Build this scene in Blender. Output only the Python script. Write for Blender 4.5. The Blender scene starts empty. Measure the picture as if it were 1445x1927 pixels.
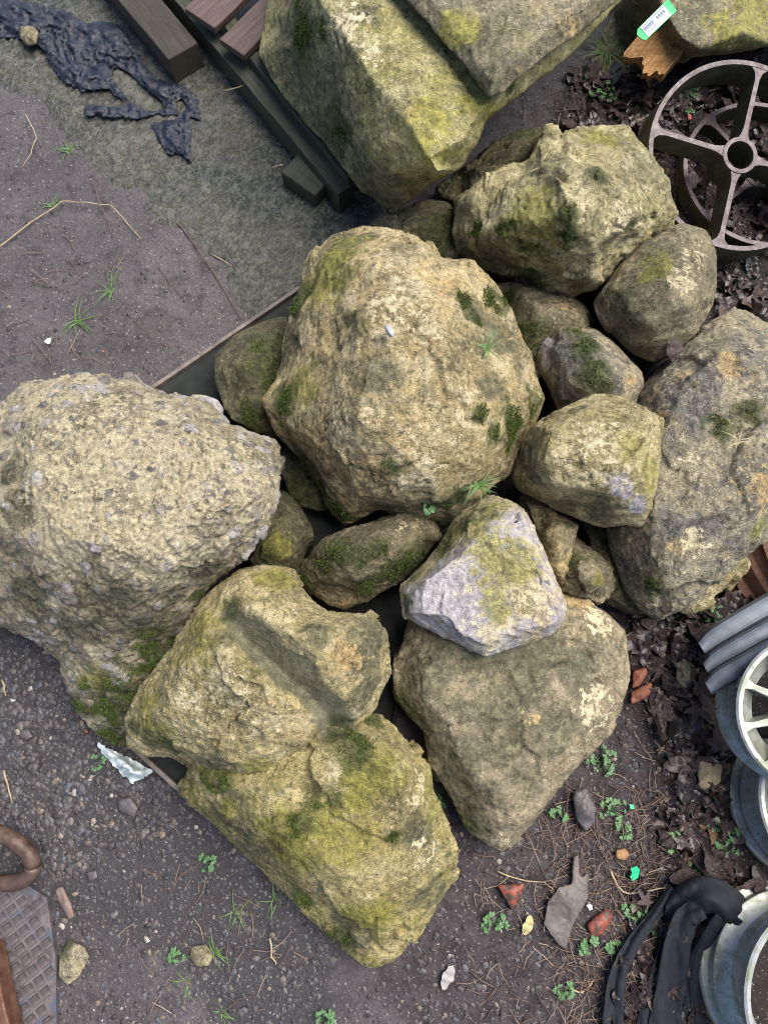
import bpy, bmesh, math, random
import numpy as np
from mathutils import Vector, Matrix, Euler
from mathutils.geometry import delaunay_2d_cdt

S = bpy.context.scene
COL = S.collection
random.seed(7)
RNG = np.random.default_rng(11)
R = math.radians

# ------------------------------------------------------------------ camera, sky, sun, exposure
H = 1.7                     # height of the hand-held camera above the mud
TILT = R(14)
FPX = 1391.0                # focal length in photograph pixels
CX, CY = 722.5, 963.5
cam = bpy.data.cameras.new('camera'); co = bpy.data.objects.new('camera', cam); COL.objects.link(co)
co.location = (0, 0, H); co.rotation_euler = (TILT, 0, 0)
cam.sensor_fit = 'VERTICAL'; cam.angle = 2 * math.atan(CY / FPX); cam.clip_start = 0.02; cam.clip_end = 500
S.camera = co

SUN_EL = R(62)
w = bpy.data.worlds.new('World'); S.world = w; w.use_nodes = True
nt = w.node_tree; nt.nodes.clear()
sky = nt.nodes.new('ShaderNodeTexSky'); sky.sky_type = 'NISHITA'; sky.sun_disc = False
sky.sun_elevation = SUN_EL; sky.sun_rotation = R(65); sky.air_density = 1.0; sky.dust_density = 1.0; sky.ozone_density = 1.0
bg = nt.nodes.new('ShaderNodeBackground'); bg.inputs['Strength'].default_value = 0.055
wo = nt.nodes.new('ShaderNodeOutputWorld')
nt.links.new(sky.outputs[0], bg.inputs['Color']); nt.links.new(bg.outputs[0], wo.inputs['Surface'])
sl = bpy.data.lights.new('sun', 'SUN'); sl.energy = 2.2; sl.angle = R(50); sl.color = (1.0, 0.95, 0.86)
so = bpy.data.objects.new('sun', sl); COL.objects.link(so)
saz = R(65)
sd = Vector((math.sin(saz) * math.cos(SUN_EL), math.cos(saz) * math.cos(SUN_EL), math.sin(SUN_EL)))
so.rotation_euler = sd.to_track_quat('Z', 'Y').to_euler(); so.location = (0, 0, 5)
S.view_settings.view_transform = 'Standard'; S.view_settings.look = 'None'
S.view_settings.gamma = 1.0; S.view_settings.use_curve_mapping = False
S.view_settings.exposure = 1.6
S.cycles.filter_width = 1.0

# ------------------------------------------------------------------ helpers: geometry of the view, noise
CT, ST = math.cos(TILT), math.sin(TILT)
def P(px, py, z=0.0):
    """the place at height z that the photograph shows at pixel px, py"""
    x = (px - CX) / FPX; y = (CY - py) / FPX
    dy = y * CT + ST; dz = y * ST - CT
    t = (z - H) / dz
    return Vector((x * t, dy * t, z))
def proj(co_):
    d = co_ - np.array([0, 0, H])
    yc = d[:, 1] * CT + d[:, 2] * ST
    zc = -d[:, 1] * ST + d[:, 2] * CT
    zc = np.minimum(zc, -1e-3)
    return CX - d[:, 0] / zc * FPX, CY + yc / zc * FPX, -zc
def scale_at(px, py, z):
    return (P(px + 1, py, z) - P(px, py, z)).length

def gnoise(p, seed=0):
    p = np.asarray(p, dtype=np.float64)
    i = np.floor(p).astype(np.int64); f = p - i
    u = f * f * f * (f * (f * 6 - 15) + 10)
    r = np.zeros(len(p))
    for dx in (0, 1):
        wx = u[:, 0] if dx else 1 - u[:, 0]
        for dy in (0, 1):
            wy = u[:, 1] if dy else 1 - u[:, 1]
            for dz in (0, 1):
                wz = u[:, 2] if dz else 1 - u[:, 2]
                h = hash3(i[:, 0] + dx, i[:, 1] + dy, i[:, 2] + dz, seed)
                g = ((h & 1023) / 511.5 - 1) * (f[:, 0] - dx) + (((h >> 10) & 1023) / 511.5 - 1) * (f[:, 1] - dy) + (((h >> 20) & 1023) / 511.5 - 1) * (f[:, 2] - dz)
                r += wx * wy * wz * g
    return r * 1.3
def hash3(x, y, z, s):
    h = (x * 374761393 + y * 668265263 + z * 2147483647 + (s + 1) * 1274126177) & 0xffffffff
    h = ((h ^ (h >> 13)) * 1274126177) & 0xffffffff
    h = ((h ^ (h >> 16)) * 2246822519) & 0xffffffff
    return h ^ (h >> 15)
def fbm(p, octv=4, seed=0, gain=0.5):
    a, r, q = 1.0, 0, np.asarray(p)
    for k in range(octv):
        r = r + a * gnoise(q, seed + k * 17); q = q * 2.03 + 3.7; a *= gain
    return r
def ridged(p, octv=4, seed=0):
    a, r, q = 1.0, 0, np.asarray(p)
    for k in range(octv):
        r = r + a * (1 - 2.2 * np.abs(gnoise(q, seed + k * 31))); q = q * 2.1 + 1.3; a *= 0.5
    return r - 1.0
def worley(p, seed=0, tilt=False):
    i = np.floor(p).astype(np.int64)
    f1 = np.full(len(p), 9.0); f2 = f1.copy(); idr = np.zeros(len(p)); tl = np.zeros(len(p))
    for dx in (-1, 0, 1):
        for dy in (-1, 0, 1):
            for dz in (-1, 0, 1):
                c = i + np.array([dx, dy, dz])
                h = hash3(c[:, 0], c[:, 1], c[:, 2], seed)
                q = c + np.stack([(h & 1023) / 1023, ((h >> 10) & 1023) / 1023, ((h >> 20) & 1023) / 1023], 1)
                d = np.linalg.norm(p - q, axis=1)
                nr = d < f1
                f2 = np.where(nr, f1, np.minimum(f2, d)); idr = np.where(nr, ((h * 7919) & 4095) / 4095, idr); f1 = np.where(nr, d, f1)
                if tilt:
                    g = np.stack([((h * 31) & 1023) / 511.5 - 1, ((h * 131) >> 7 & 1023) / 511.5 - 1, ((h * 531) >> 13 & 1023) / 511.5 - 1], 1)
                    tl = np.where(nr, ((p - q) * g).sum(1), tl)
    return (f1, f2, idr, tl) if tilt else (f1, f2, idr)
def sst(a, b, x):
    t = np.clip((x - a) / (b - a), 0, 1); return t * t * (3 - 2 * t)
def poly_sd(x, y, poly):
    """signed distance to a polygon, positive inside"""
    d = np.full(len(x), 1e9); ins = np.zeros(len(x), bool); n = len(poly)
    for k in range(n):
        ax, ay = poly[k]; bx, by = poly[(k + 1) % n]
        ex, ey = bx - ax, by - ay
        t = np.clip(((x - ax) * ex + (y - ay) * ey) / (ex * ex + ey * ey + 1e-12), 0, 1)
        d = np.minimum(d, np.hypot(x - ax - t * ex, y - ay - t * ey))
        c = ((ay > y) != (by > y)) & (x < (bx - ax) * (y - ay) / (by - ay + 1e-12) + ax)
        ins ^= c
    return np.where(ins, d, -d)

def pip(x, y, p):
    r = False
    for k in range(len(p)):
        (ax, ay), (bx, by) = p[k - 1], p[k]
        if (ay > y) != (by > y) and x < (bx - ax) * (y - ay) / (by - ay) + ax: r = not r
    return r

# ------------------------------------------------------------------ helpers: objects
def mesh_from(name, verts, faces, smooth=True):
    m = bpy.data.meshes.new(name); m.from_pydata([tuple(v) for v in verts], [], faces); m.update()
    if smooth: m.polygons.foreach_set('use_smooth', [True] * len(m.polygons))
    return m
def link(name, mesh, mat=None, parent=None, loc=None, rot=None, scale=None):
    o = bpy.data.objects.new(name, mesh); COL.objects.link(o)
    if mat is not None and mesh is not None and len(mesh.materials) == 0: mesh.materials.append(mat)
    if parent is not None: o.parent = parent
    if loc is not None: o.location = loc
    if rot is not None: o.rotation_euler = rot
    if scale is not None: o.scale = (scale,) * 3 if not hasattr(scale, '__len__') else scale
    return o
def tag(o, label, cat, group=None):
    o['label'] = label; o['category'] = cat
    if group: o['group'] = group
    return o
def struct(o): o['kind'] = 'structure'; return o
def stuff(o, label, cat): o['kind'] = 'stuff'; o['label'] = label; o['category'] = cat; return o
def empty(name, loc, rot=(0, 0, 0)):
    o = bpy.data.objects.new(name, None); COL.objects.link(o); o.location = loc; o.rotation_euler = rot; o.empty_display_size = 0.05
    return o
def fattr(mesh, name, vals):
    a = mesh.attributes.new(name, 'FLOAT', 'POINT'); a.data.foreach_set('value', np.asarray(vals, dtype=np.float32))

class MB:
    def __init__(s): s.v = []; s.f = []; s.c = []
    def add(s, verts, faces, col=0.0):
        b = len(s.v); s.v += [tuple(v) for v in verts]; s.f += [tuple(i + b for i in f) for f in faces]; s.c += [col] * len(verts)
    def box(s, c, half, rot=None):
        m = rot.to_matrix() if rot is not None else Matrix.Identity(3)
        vs = [Vector(c) + m @ Vector((sx * half[0], sy * half[1], sz * half[2])) for sx in (-1, 1) for sy in (-1, 1) for sz in (-1, 1)]
        s.add(vs, [(0, 1, 3, 2), (4, 6, 7, 5), (0, 4, 5, 1), (2, 3, 7, 6), (0, 2, 6, 4), (1, 5, 7, 3)])
    def tube(s, pts, rad, seg=6, col=0.0):
        pts = [Vector(p) for p in pts]; n = len(pts); vs = []; fs = []
        rads = rad if hasattr(rad, '__len__') else [rad] * n
        for k, p in enumerate(pts):
            d = (pts[min(k + 1, n - 1)] - pts[max(k - 1, 0)]).normalized()
            a = d.orthogonal().normalized() if abs(d.z) > 0.99 else Vector((-d.y, d.x, 0)).normalized()
            b = d.cross(a)
            for j in range(seg):
                t = 2 * math.pi * j / seg; vs.append(p + (a * math.cos(t) + b * math.sin(t)) * rads[k])
        for k in range(n - 1):
            for j in range(seg):
                fs.append((k * seg + j, k * seg + (j + 1) % seg, (k + 1) * seg + (j + 1) % seg, (k + 1) * seg + j))
        fs.append(tuple(range(seg))[::-1]); fs.append(tuple((n - 1) * seg + j for j in range(seg)))
        s.add(vs, fs, col)
    def lathe(s, prof, seg=64, closed=True, a0=0, a1=2 * math.pi):
        full = abs(a1 - a0 - 2 * math.pi) < 1e-6
        n = seg if full else seg + 1; m = len(prof); vs = []; fs = []
        for k in range(n):
            t = a0 + (a1 - a0) * k / seg
            for r, z in prof: vs.append((r * math.cos(t), r * math.sin(t), z))
        for k in range(seg):
            k2 = (k + 1) % n
            for j in range(m if closed else m - 1):
                j2 = (j + 1) % m
                fs.append((k * m + j, k2 * m + j, k2 * m + j2, k * m + j2))
        s.add(vs, fs)
    def prism(s, poly, z0, z1):
        n = len(poly)
        vs = [(x, y, z0) for x, y in poly] + [(x, y, z1) for x, y in poly]
        fs = [tuple(range(n))[::-1], tuple(range(n, 2 * n))] + [(k, (k + 1) % n, n + (k + 1) % n, n + k) for k in range(n)]
        s.add(vs, fs)
    def build(s, name, mat, parent=None, smooth=False, attr=None, bevel=0, **kw):
        m = mesh_from(name, s.v, s.f, smooth)
        if attr: fattr(m, attr, s.c)
        o = link(name, m, mat, parent, **kw)
        if bevel:
            b = o.modifiers.new('bevel', 'BEVEL'); b.width = bevel; b.segments = 2; b.limit_method = 'ANGLE'; b.angle_limit = R(40)
        return o

# ------------------------------------------------------------------ helpers: materials
class NT:
    def __init__(s, name, rough=0.7, spec=0.3):
        s.m = bpy.data.materials.new(name); s.m.use_nodes = True; s.t = s.m.node_tree; s.t.nodes.clear()
        s.out = s.n('ShaderNodeOutputMaterial'); s.b = s.n('ShaderNodeBsdfPrincipled')
        s.l(s.b.outputs[0], s.out.inputs[0]); s.b.inputs['Roughness'].default_value = rough; s.b.inputs['Specular IOR Level'].default_value = spec
        tc = s.n('ShaderNodeTexCoord'); s.co = tc.outputs['Object']
    def n(s, t): return s.t.nodes.new(t)
    def l(s, a, b): s.t.links.new(a, b)
    def put(s, sock, v):
        if isinstance(v, (int, float)): sock.default_value = v
        elif isinstance(v, (tuple, list)): sock.default_value = tuple(v) + ((1,) if len(v) == 3 and sock.type == 'RGBA' else ())
        else: s.l(v, sock)
    def noise(s, scale, detail=4, rough=0.55, off=0.0, vec=None, dist=0.0):
        n = s.n('ShaderNodeTexNoise'); n.inputs['Scale'].default_value = scale; n.inputs['Detail'].default_value = detail
        n.inputs['Roughness'].default_value = rough; n.inputs['Distortion'].default_value = dist
        v = vec or s.co
        if off:
            a = s.n('ShaderNodeVectorMath'); a.operation = 'ADD'; s.l(v, a.inputs[0]); a.inputs[1].default_value = (off, off * 1.7, -off); v = a.outputs[0]
        s.l(v, n.inputs['Vector']); return n.outputs[0]
    def stretch(s, sx, sy, sz, rot=(0, 0, 0)):
        m = s.n('ShaderNodeMapping'); s.l(s.co, m.inputs[0]); m.inputs['Scale'].default_value = (sx, sy, sz); m.inputs['Rotation'].default_value = rot; return m.outputs[0]
    def vor(s, scale, feature='F1', out='Distance', vec=None, rnd=1.0):
        n = s.n('ShaderNodeTexVoronoi'); n.feature = feature; n.inputs['Scale'].default_value = scale; n.inputs['Randomness'].default_value = rnd
        s.l(vec or s.co, n.inputs['Vector']); return n.outputs[out]
    def ss(s, x, a, b):
        n = s.n('ShaderNodeMapRange'); n.interpolation_type = 'SMOOTHSTEP'; s.put(n.inputs[0], x); n.inputs[1].default_value = a; n.inputs[2].default_value = b
        return n.outputs[0]
    def lin(s, x, a, b, c, d):
        n = s.n('ShaderNodeMapRange'); s.put(n.inputs[0], x); n.inputs[1].default_value = a; n.inputs[2].default_value = b; n.inputs[3].default_value = c; n.inputs[4].default_value = d
        return n.outputs[0]
    def ma(s, op, a, b=0.0):
        n = s.n('ShaderNodeMath'); n.operation = op; s.put(n.inputs[0], a); s.put(n.inputs[1], b); return n.outputs[0]
    def mix(s, f, a, b, mode='MIX'):
        n = s.n('ShaderNodeMix'); n.data_type = 'RGBA'; n.blend_type = mode; s.put(n.inputs[0], f); s.put(n.inputs[6], a); s.put(n.inputs[7], b); return n.outputs[2]
    def attr(s, name):
        n = s.n('ShaderNodeAttribute'); n.attribute_name = name; return n.outputs['Fac']
    def rnd(s): return s.n('ShaderNodeObjectInfo').outputs['Random']
    def ramp(s, x, stops):
        n = s.n('ShaderNodeValToRGB'); e = n.color_ramp.elements
        while len(e) < len(stops): e.new(0.5)
        for k, (p, c) in enumerate(stops): e[k].position = p; e[k].color = tuple(c) + (1,)
        s.put(n.inputs[0], x); return n.outputs[0]
    def col(s, c): s.put(s.b.inputs['Base Color'], c)
    def rough(s, v): s.put(s.b.inputs['Roughness'], v)
    def metal(s, v): s.put(s.b.inputs['Metallic'], v)
    def bump(s, h, strength=0.5, dist=0.004):
        n = s.n('ShaderNodeBump'); n.inputs['Strength'].default_value = strength; n.inputs['Distance'].default_value = dist
        s.put(n.inputs['Height'], h); s.l(n.outputs[0], s.b.inputs['Normal'])

def rock_mat(name, A, B, C, algae=(0.19, 0.172, 0.05), alg=0.4, lich=0.4, speck=0.4, grain=0.5, bump=0.9, dark=(0.075, 0.070, 0.040), seed=0.0, peb=False, rough=0.72, fs=1.0):
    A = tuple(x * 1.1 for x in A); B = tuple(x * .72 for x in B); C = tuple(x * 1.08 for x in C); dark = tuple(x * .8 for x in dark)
    k = NT(name, rough, 0.35)
    big = k.noise(4.5, 5, 0.6, seed + .1); mid = k.noise(17, 8, 0.68, seed + 1.3); fine = k.noise(75 * fs, 6, 0.72, seed + 2.1)
    gr = k.noise(330 * fs, 3, 0.7, seed + .7); patch = k.noise(9, 8, 0.66, seed + 4.4); lic = k.noise(26, 8, 0.7, seed + 5.9)
    c = k.mix(k.ss(big, .36, .64), A, B)
    c = k.mix(k.ss(mid, .47, .62), c, C)
    c = k.mix(k.ma('MULTIPLY', k.ss(patch, .52 - .22 * (alg - .4), .70 - .22 * (alg - .4)), min(1, alg * 1.25)), c, k.mix(fine, algae, tuple(x * 1.5 for x in algae)))
    c = k.mix(k.ma('MULTIPLY', k.ss(lic, .50, .63), lich), c, k.mix(k.ss(mid, .3, .7), dark, tuple(x * 2.0 for x in dark)))
    c = k.mix(k.ma('MULTIPLY', k.ss(k.noise(6, 9, .72, seed + 11.3), .50, .60), .85 * lich + .2), c, k.mix(k.ss(fine, .35, .65), tuple(x * 1.1 for x in dark), tuple(x * 2.2 for x in dark)))
    c = k.mix(k.ma('MULTIPLY', k.ss(k.noise(38, 10, .75, seed + 13.1), .545, .62), .9 * speck), c, k.mix(k.ss(gr, .35, .65), (.43, .35, .19), (.58, .49, .30)))
    c = k.mix(k.ma('MULTIPLY', k.ss(k.noise(24, 8, .72, seed + 17.9), .56, .66), .55), c, k.mix(.5, A, (.40, .25, .10)))
    sp = k.ss(k.noise(150, 3, 0.6, seed + 7.7), .59, .66)
    c = k.mix(k.ma('MULTIPLY', sp, speck), c, (.60, .52, .35))
    if peb:
        pc = k.attr('pebble')
        c = k.mix(k.ma('MULTIPLY', k.ss(pc, .12, .5), .85), c, k.ramp(k.attr('tone'), [(0, (.12, .115, .12)), (.2, (.25, .23, .21)), (.4, (.36, .27, .18)), (.65, (.40, .36, .32)), (.85, (.42, .39, .41)), (1, (.55, .52, .48))]))
    sp2 = k.ss(k.noise(110, 4, 0.65, seed + 9.7), .44, .36)
    c = k.mix(k.ma('MULTIPLY', sp2, .85 * grain + .2), c, tuple(x * .5 for x in dark))
    wob = k.noise(11, 3, .6, seed + 8.2)
    edge = k.ma('MULTIPLY', k.ma('SUBTRACT', k.ma('ADD', k.ma('ADD', k.ma('MULTIPLY', lic, .4), k.ma('MULTIPLY', fine, .25)), k.ma('MULTIPLY', wob, .35)), .5), 7.0)
    frag = k.ma('MULTIPLY', k.ma('SUBTRACT', k.ma('ADD', k.ma('MULTIPLY', lic, .5), k.ma('MULTIPLY', fine, .5)), .5), 9.0)
    def lay(c, at, colr, lo=.30, hi=.95, amt=1.0):
        a = k.attr(at)
        if at in ('pale', 'ochre'):
            return k.mix(k.ma('MULTIPLY', k.ma('MULTIPLY', k.ss(k.ma('ADD', k.ma('MULTIPLY', a, .75), frag), .45, .75), k.ss(a, -.05, .25)), amt), c, colr)
        return k.mix(k.ma('MULTIPLY', k.ma('MULTIPLY', k.ss(k.ma('ADD', a, edge), lo, hi), k.ss(a, .0, .35)), amt), c, colr)
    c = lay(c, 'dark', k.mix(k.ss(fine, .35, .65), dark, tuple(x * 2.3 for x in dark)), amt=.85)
    sc_ = k.ss(k.ma('ADD', k.attr('scar'), k.ma('MULTIPLY', edge, .25)), .12, .4); c = k.mix(k.ma('MULTIPLY', sc_, .9), c, k.mix(k.ss(mid, .35, .65), (.115, .112, .068), (.20, .19, .125)))
    c = lay(c, 'lilac', k.mix(k.ss(mid, .3, .7), (.34, .305, .315), (.50, .455, .46)), .0, .55)
    c = lay(c, 'ochre', k.mix(k.ss(fine, .3, .7), (.36, .225, .085), (.47, .335, .16)), amt=.75)
    c = lay(c, 'pale', k.mix(k.ss(fine, .3, .7), (.45, .37, .21), (.63, .54, .36)), amt=.8)
    c = lay(c, 'algae', k.mix(k.ss(fine, .3, .7), (.165, .155, .026), (.29, .26, .05)), amt=.72)
    c = lay(c, 'moss', k.mix(k.ss(fine, .35, .65), (.026, .036, .010), (.085, .095, .026)), amt=.85)
    g = k.lin(gr, .3, .7, 1 - .75 * grain, 1 + .7 * grain)
    c = k.mix(1.0, c, g, 'MULTIPLY')
    g2 = k.lin(fine, .3, .7, 1 - .85 * grain, 1 + .8 * grain)
    c = k.mix(1.0, c, g2, 'MULTIPLY')
    k.col(c)
    h = k.ma('ADD', k.ma('MULTIPLY', fine, 1.0), k.ma('MULTIPLY', gr, .5))
    h = k.ma('ADD', h, k.ma('MULTIPLY', mid, 1.0))
    k.bump(h, bump, .010)
    return k.m

def simple(name, c1, c2, scale=30, rough=0.7, metal=0.0, bump=0.3, bscale=120, dist=0.002, spec=0.4, detail=6, vec=None, lo=.35, hi=.65):
    k = NT(name, rough, spec); n = k.noise(scale, detail, .62)
    k.col(k.mix(k.ss(n, lo, hi), c1, c2)); k.metal(metal)
    k.rough(k.lin(k.noise(scale * 2.3, 4, .6, 3.3), .3, .7, max(.05, rough - .15), min(1, rough + .15)))
    k.bump(k.noise(bscale, 5, .65), bump, dist)
    return k.m

# ------------------------------------------------------------------ ground zones (pixel polygons laid on the ground)
def wpoly(pts, z=0): return [tuple(P(x, y, z)[:2]) for x, y in pts]
LITTER = [wpoly([(1075, 130), (1180, 110), (1300, 60), (1520, 40), (1520, 660), (1300, 640), (1230, 420), (1140, 300), (1020, 250)]),
          wpoly([(1150, 1130), (1300, 1040), (1560, 980), (1600, 2000), (1240, 2000), (1130, 1960), (1180, 1700), (1250, 1560), (1225, 1420), (1180, 1300)])]
SOIL = wpoly([(820, 1500), (1120, 1180), (1300, 1100), (1560, 1000), (1600, 2050), (900, 2050), (700, 1850)])
GRAVEL = wpoly([(-200, 1150), (100, 1180), (320, 1440), (620, 1800), (640, 2050), (480, 2050), (330, 1800), (180, 1760), (-200, 1640)])
SLAB = wpoly([(-400, 0), (-60, 110), (50, 185), (120, 250), (235, 372), (330, 440), (395, 480), (450, 560), (475, 620), (600, 560), (760, 420), (700, 250), (480, 0), (200, -250), (-400, -250)])
def ground_h(x, y):
    p = np.stack([x, y, np.zeros_like(x)], 1)
    h = 0.006 * fbm(p * 3.1, 3, 5) + 0.0055 * fbm(p * 14, 3, 9) + 0.0040 * fbm(p * 52, 2, 12)
    lit = np.maximum(*[sst(-.05, .06, poly_sd(x, y, q)) for q in LITTER])
    h = h + lit * (0.010 + 0.008 * fbm(p * 22, 2, 40))
    fade = np.clip(1.2 - np.maximum(np.abs(x) - 2, np.abs(y) - 3), 0, 1)
    return h * fade
_gx = np.arange(-1.6, 1.6, .012); _gy = np.arange(-1.2, 2.6, .012); _GX, _GY = np.meshgrid(_gx, _gy)
_GZ = ground_h(_GX.ravel(), _GY.ravel()).reshape(_GX.shape)
def gh(x, y):
    i = min(max(int((y + 1.2) / .012 + .5), 0), len(_gy) - 1); j = min(max(int((x + 1.6) / .012 + .5), 0), len(_gx) - 1)
    return float(_GZ[i, j])
def G(px, py, dz=0.0):
    p = P(px, py, 0); p = P(px, py, gh(p.x, p.y)); p.z += dz; return p

# ------------------------------------------------------------------ ground
def mat_ground():
    k = NT('mud', .6, .4)
    a = k.noise(3.2, 6, .6); b = k.noise(22, 8, .65, 2.0); f = k.noise(130, 5, .7, 4.0); g = k.noise(420, 3, .7, 1.0)
    c = k.mix(k.ss(a, .35, .65), (.074, .062, .067), (.118, .102, .106))
    c = k.mix(k.ss(b, .5, .68), c, (.054, .046, .050))
    c = k.mix(k.ss(k.ma('ADD', k.attr('gravelly'), k.ma('MULTIPLY', k.ma('SUBTRACT', b, .5), 1.4)), .3, .7), c, (.054, .048, .053))
    c = k.mix(k.ss(k.ma('ADD', k.attr('soil'), k.ma('MULTIPLY', k.ma('SUBTRACT', b, .5), 1.2)), .3, .7), c, k.mix(k.ss(b, .35, .65), (.036, .027, .029), (.072, .058, .062)))
    c = k.mix(k.ss(k.ma('ADD', k.attr('litter'), k.ma('MULTIPLY', k.ma('SUBTRACT', b, .5), 1.0)), .3, .7), c, (.028, .020, .019))
    c = k.mix(k.ma('MULTIPLY', k.ss(k.noise(150, 2, .5, 8), .64, .70), .7), c, (.36, .33, .30))
    c = k.mix(k.ma('MULTIPLY', k.ss(k.noise(60, 3, .6, 12), .62, .70), .5), c, (.06, .055, .055))
    c = k.mix(1.0, c, k.lin(f, .3, .7, .72, 1.3), 'MULTIPLY')
    k.col(c); k.rough(k.lin(b, .35, .65, .34, .68))
    k.bump(k.ma('ADD', k.ma('ADD', k.ma('MULTIPLY', b, 1.2), f), k.ma('MULTIPLY', g, .3)), .9, .007)
    return k.m
def axis(lo, hi, step, far):
    c = list(np.arange(lo, hi + 1e-6, step)); s = step; a = lo; b = hi; l = []; r = []
    while b < far:
        s *= 1.5; a -= s; b += s; l.append(a); r.append(b)
    return np.array(l[::-1] + c + r)
def make_ground():
    xs = axis(-1.22, 1.22, .0085, 90); ys = axis(-.78, 2.02, .0085, 90)
    X, Y = np.meshgrid(xs, ys); x = X.ravel(); y = Y.ravel()
    z = ground_h(x, y)
    nx, ny = len(xs), len(ys)
    idx = np.arange(nx * ny).reshape(ny, nx)
    f = np.stack([idx[:-1, :-1], idx[:-1, 1:], idx[1:, 1:], idx[1:, :-1]], -1).reshape(-1, 4)
    m = bpy.data.meshes.new('ground'); m.vertices.add(len(x)); m.vertices.foreach_set('co', np.stack([x, y, z], 1).ravel())
    m.loops.add(f.size); m.loops.foreach_set('vertex_index', f.ravel()); m.polygons.add(len(f))
    m.polygons.foreach_set('loop_start', np.arange(0, f.size, 4)); m.update(calc_edges=True); m.polygons.foreach_set('use_smooth', [True] * len(f))
    fattr(m, 'litter', np.maximum(*[sst(-.06, .06, poly_sd(x, y, q)) for q in LITTER]))
    fattr(m, 'soil', sst(-.09, .07, poly_sd(x, y, SOIL))); fattr(m, 'gravelly', sst(-.09, .09, poly_sd(x, y, GRAVEL)))
    return struct(link('ground', m, mat_ground()))
make_ground()

def make_slab():
    px = np.array(SLAB); x0, y0 = px.min(0); x1, y1 = px.max(0)
    st = .0068
    xs = np.arange(max(x0, -1.45), x1, st); ys = np.arange(y0, min(y1, 2.3), st)
    X, Y = np.meshgrid(xs, ys); x = X.ravel(); y = Y.ravel(); p = np.stack([x, y, x * 0], 1)
    sdv = poly_sd(x, y, SLAB) + .045 * fbm(p * 7, 4, 3)
    f1, f2, idr = worley(p * 88, 4)
    stone = np.where(idr > .18, np.sqrt(np.clip(1 - (f1 / .66) ** 2, 0, 1)), 0)
    z = .009 + .004 * fbm(p * 4, 2, 8) + stone * .0042 + .0022 * fbm(p * 70, 2, 6) - .022 * sst(.06, -.05, sdv)
    nx = len(xs); keep = sdv > -.07
    idx = np.arange(len(x)).reshape(len(ys), nx)
    f = np.stack([idx[:-1, :-1], idx[:-1, 1:], idx[1:, 1:], idx[1:, :-1]], -1).reshape(-1, 4)
    f = f[keep[f].all(1)]
    used = np.unique(f); rm = -np.ones(len(x), int); rm[used] = np.arange(len(used))
    m = mesh_from('concrete_slab', np.stack([x, y, z], 1)[used], rm[f].tolist())
    fattr(m, 'stone', stone[used]); fattr(m, 'tone', idr[used])
    k = NT('wet_aggregate', .45, .5)
    b = k.noise(5, 6, .6); mm = k.noise(30, 7, .65, 1)
    c = k.mix(k.ss(b, .35, .62), (.056, .056, .036), (.092, .086, .064))
    c = k.mix(k.ss(k.noise(3.0, 4, .55, 6), .48, .62), c, (.034, .044, .032))
    c = k.mix(k.ss(k.noise(240, 3, .7, 5), .40, .62), k.mix(1.0, c, (.55, .55, .55), 'MULTIPLY'), c)
    vc = k.vor(120, 'F1', 'Color'); c = k.mix(k.ma('MULTIPLY', k.ss(k.vor(120), .42, .25), .55), c, k.mix(1.0, k.mix(.75, vc, (.5, .5, .5)), (.30, .285, .255), 'MULTIPLY'))
    c = k.mix(k.ma('MULTIPLY', k.ss(k.attr('stone'), .25, .6), .40), c, k.ramp(k.attr('tone'), [(.3, (.085, .085, .09)), (.6, (.15, .14, .12)), (.85, (.155, .145, .125)), (.96, (.19, .17, .14)), (1, (.36, .34, .31))]))
    c = k.mix(1.0, c, k.lin(mm, .3, .7, .65, 1.35), 'MULTIPLY')
    k.col(c); k.rough(k.lin(mm, .3, .7, .22, .5)); k.bump(k.ma('ADD', mm, k.noise(150, 4, .7)), .9, .006)
    struct(link('concrete_slab', m, k.m))
make_slab()

# ------------------------------------------------------------------ boulders
def triangulate_px(n_out, pts):
    v2 = [Vector(p) for p in pts]
    a = sum(v2[i].x * v2[(i + 1) % n_out].y - v2[(i + 1) % n_out].x * v2[i].y for i in range(n_out))
    loop = list(range(n_out)) if a > 0 else list(range(n_out))[::-1]
    vo, _, fo, ov, _, _ = delaunay_2d_cdt(v2, [], [loop], 1, 1e-4)
    mp = [o[0] if o else None for o in ov]
    return [tuple(mp[i] for i in f) for f in fo if all(mp[i] is not None for i in f)], a > 0

def remesh(mesh, vox):
    o = bpy.data.objects.new('tmp', mesh); COL.objects.link(o)
    md = o.modifiers.new('r', 'REMESH'); md.mode = 'VOXEL'; md.voxel_size = vox; md.adaptivity = 0
    dg = bpy.context.evaluated_depsgraph_get(); dg.update()
    me = bpy.data.meshes.new_from_object(o.evaluated_get(dg))
    bpy.data.objects.remove(o); bpy.data.meshes.remove(mesh)
    return me
def get_co(m): a = np.empty(len(m.vertices) * 3); m.vertices.foreach_get('co', a); return a.reshape(-1, 3)
def get_no(m): a = np.empty(len(m.vertices) * 3, dtype=np.float32); m.vertex_normals.foreach_get('vector', a); return a.reshape(-1, 3).astype(float)
def set_co(m, c): m.vertices.foreach_set('co', c.ravel()); m.update()
def smooth_co(m, c, it, lam=.5):
    e = np.empty(len(m.edges) * 2, dtype=np.int32); m.edges.foreach_get('vertices', e); e = e.reshape(-1, 2)
    deg = np.bincount(e.ravel(), minlength=len(c)).astype(float)[:, None]
    for _ in range(it):
        s = np.stack([np.bincount(e[:, 0], c[e[:, 1], k], len(c)) + np.bincount(e[:, 1], c[e[:, 0], k], len(c)) for k in range(3)], 1)
        c = c + lam * (s / np.maximum(deg, 1) - c)
    return c
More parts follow.
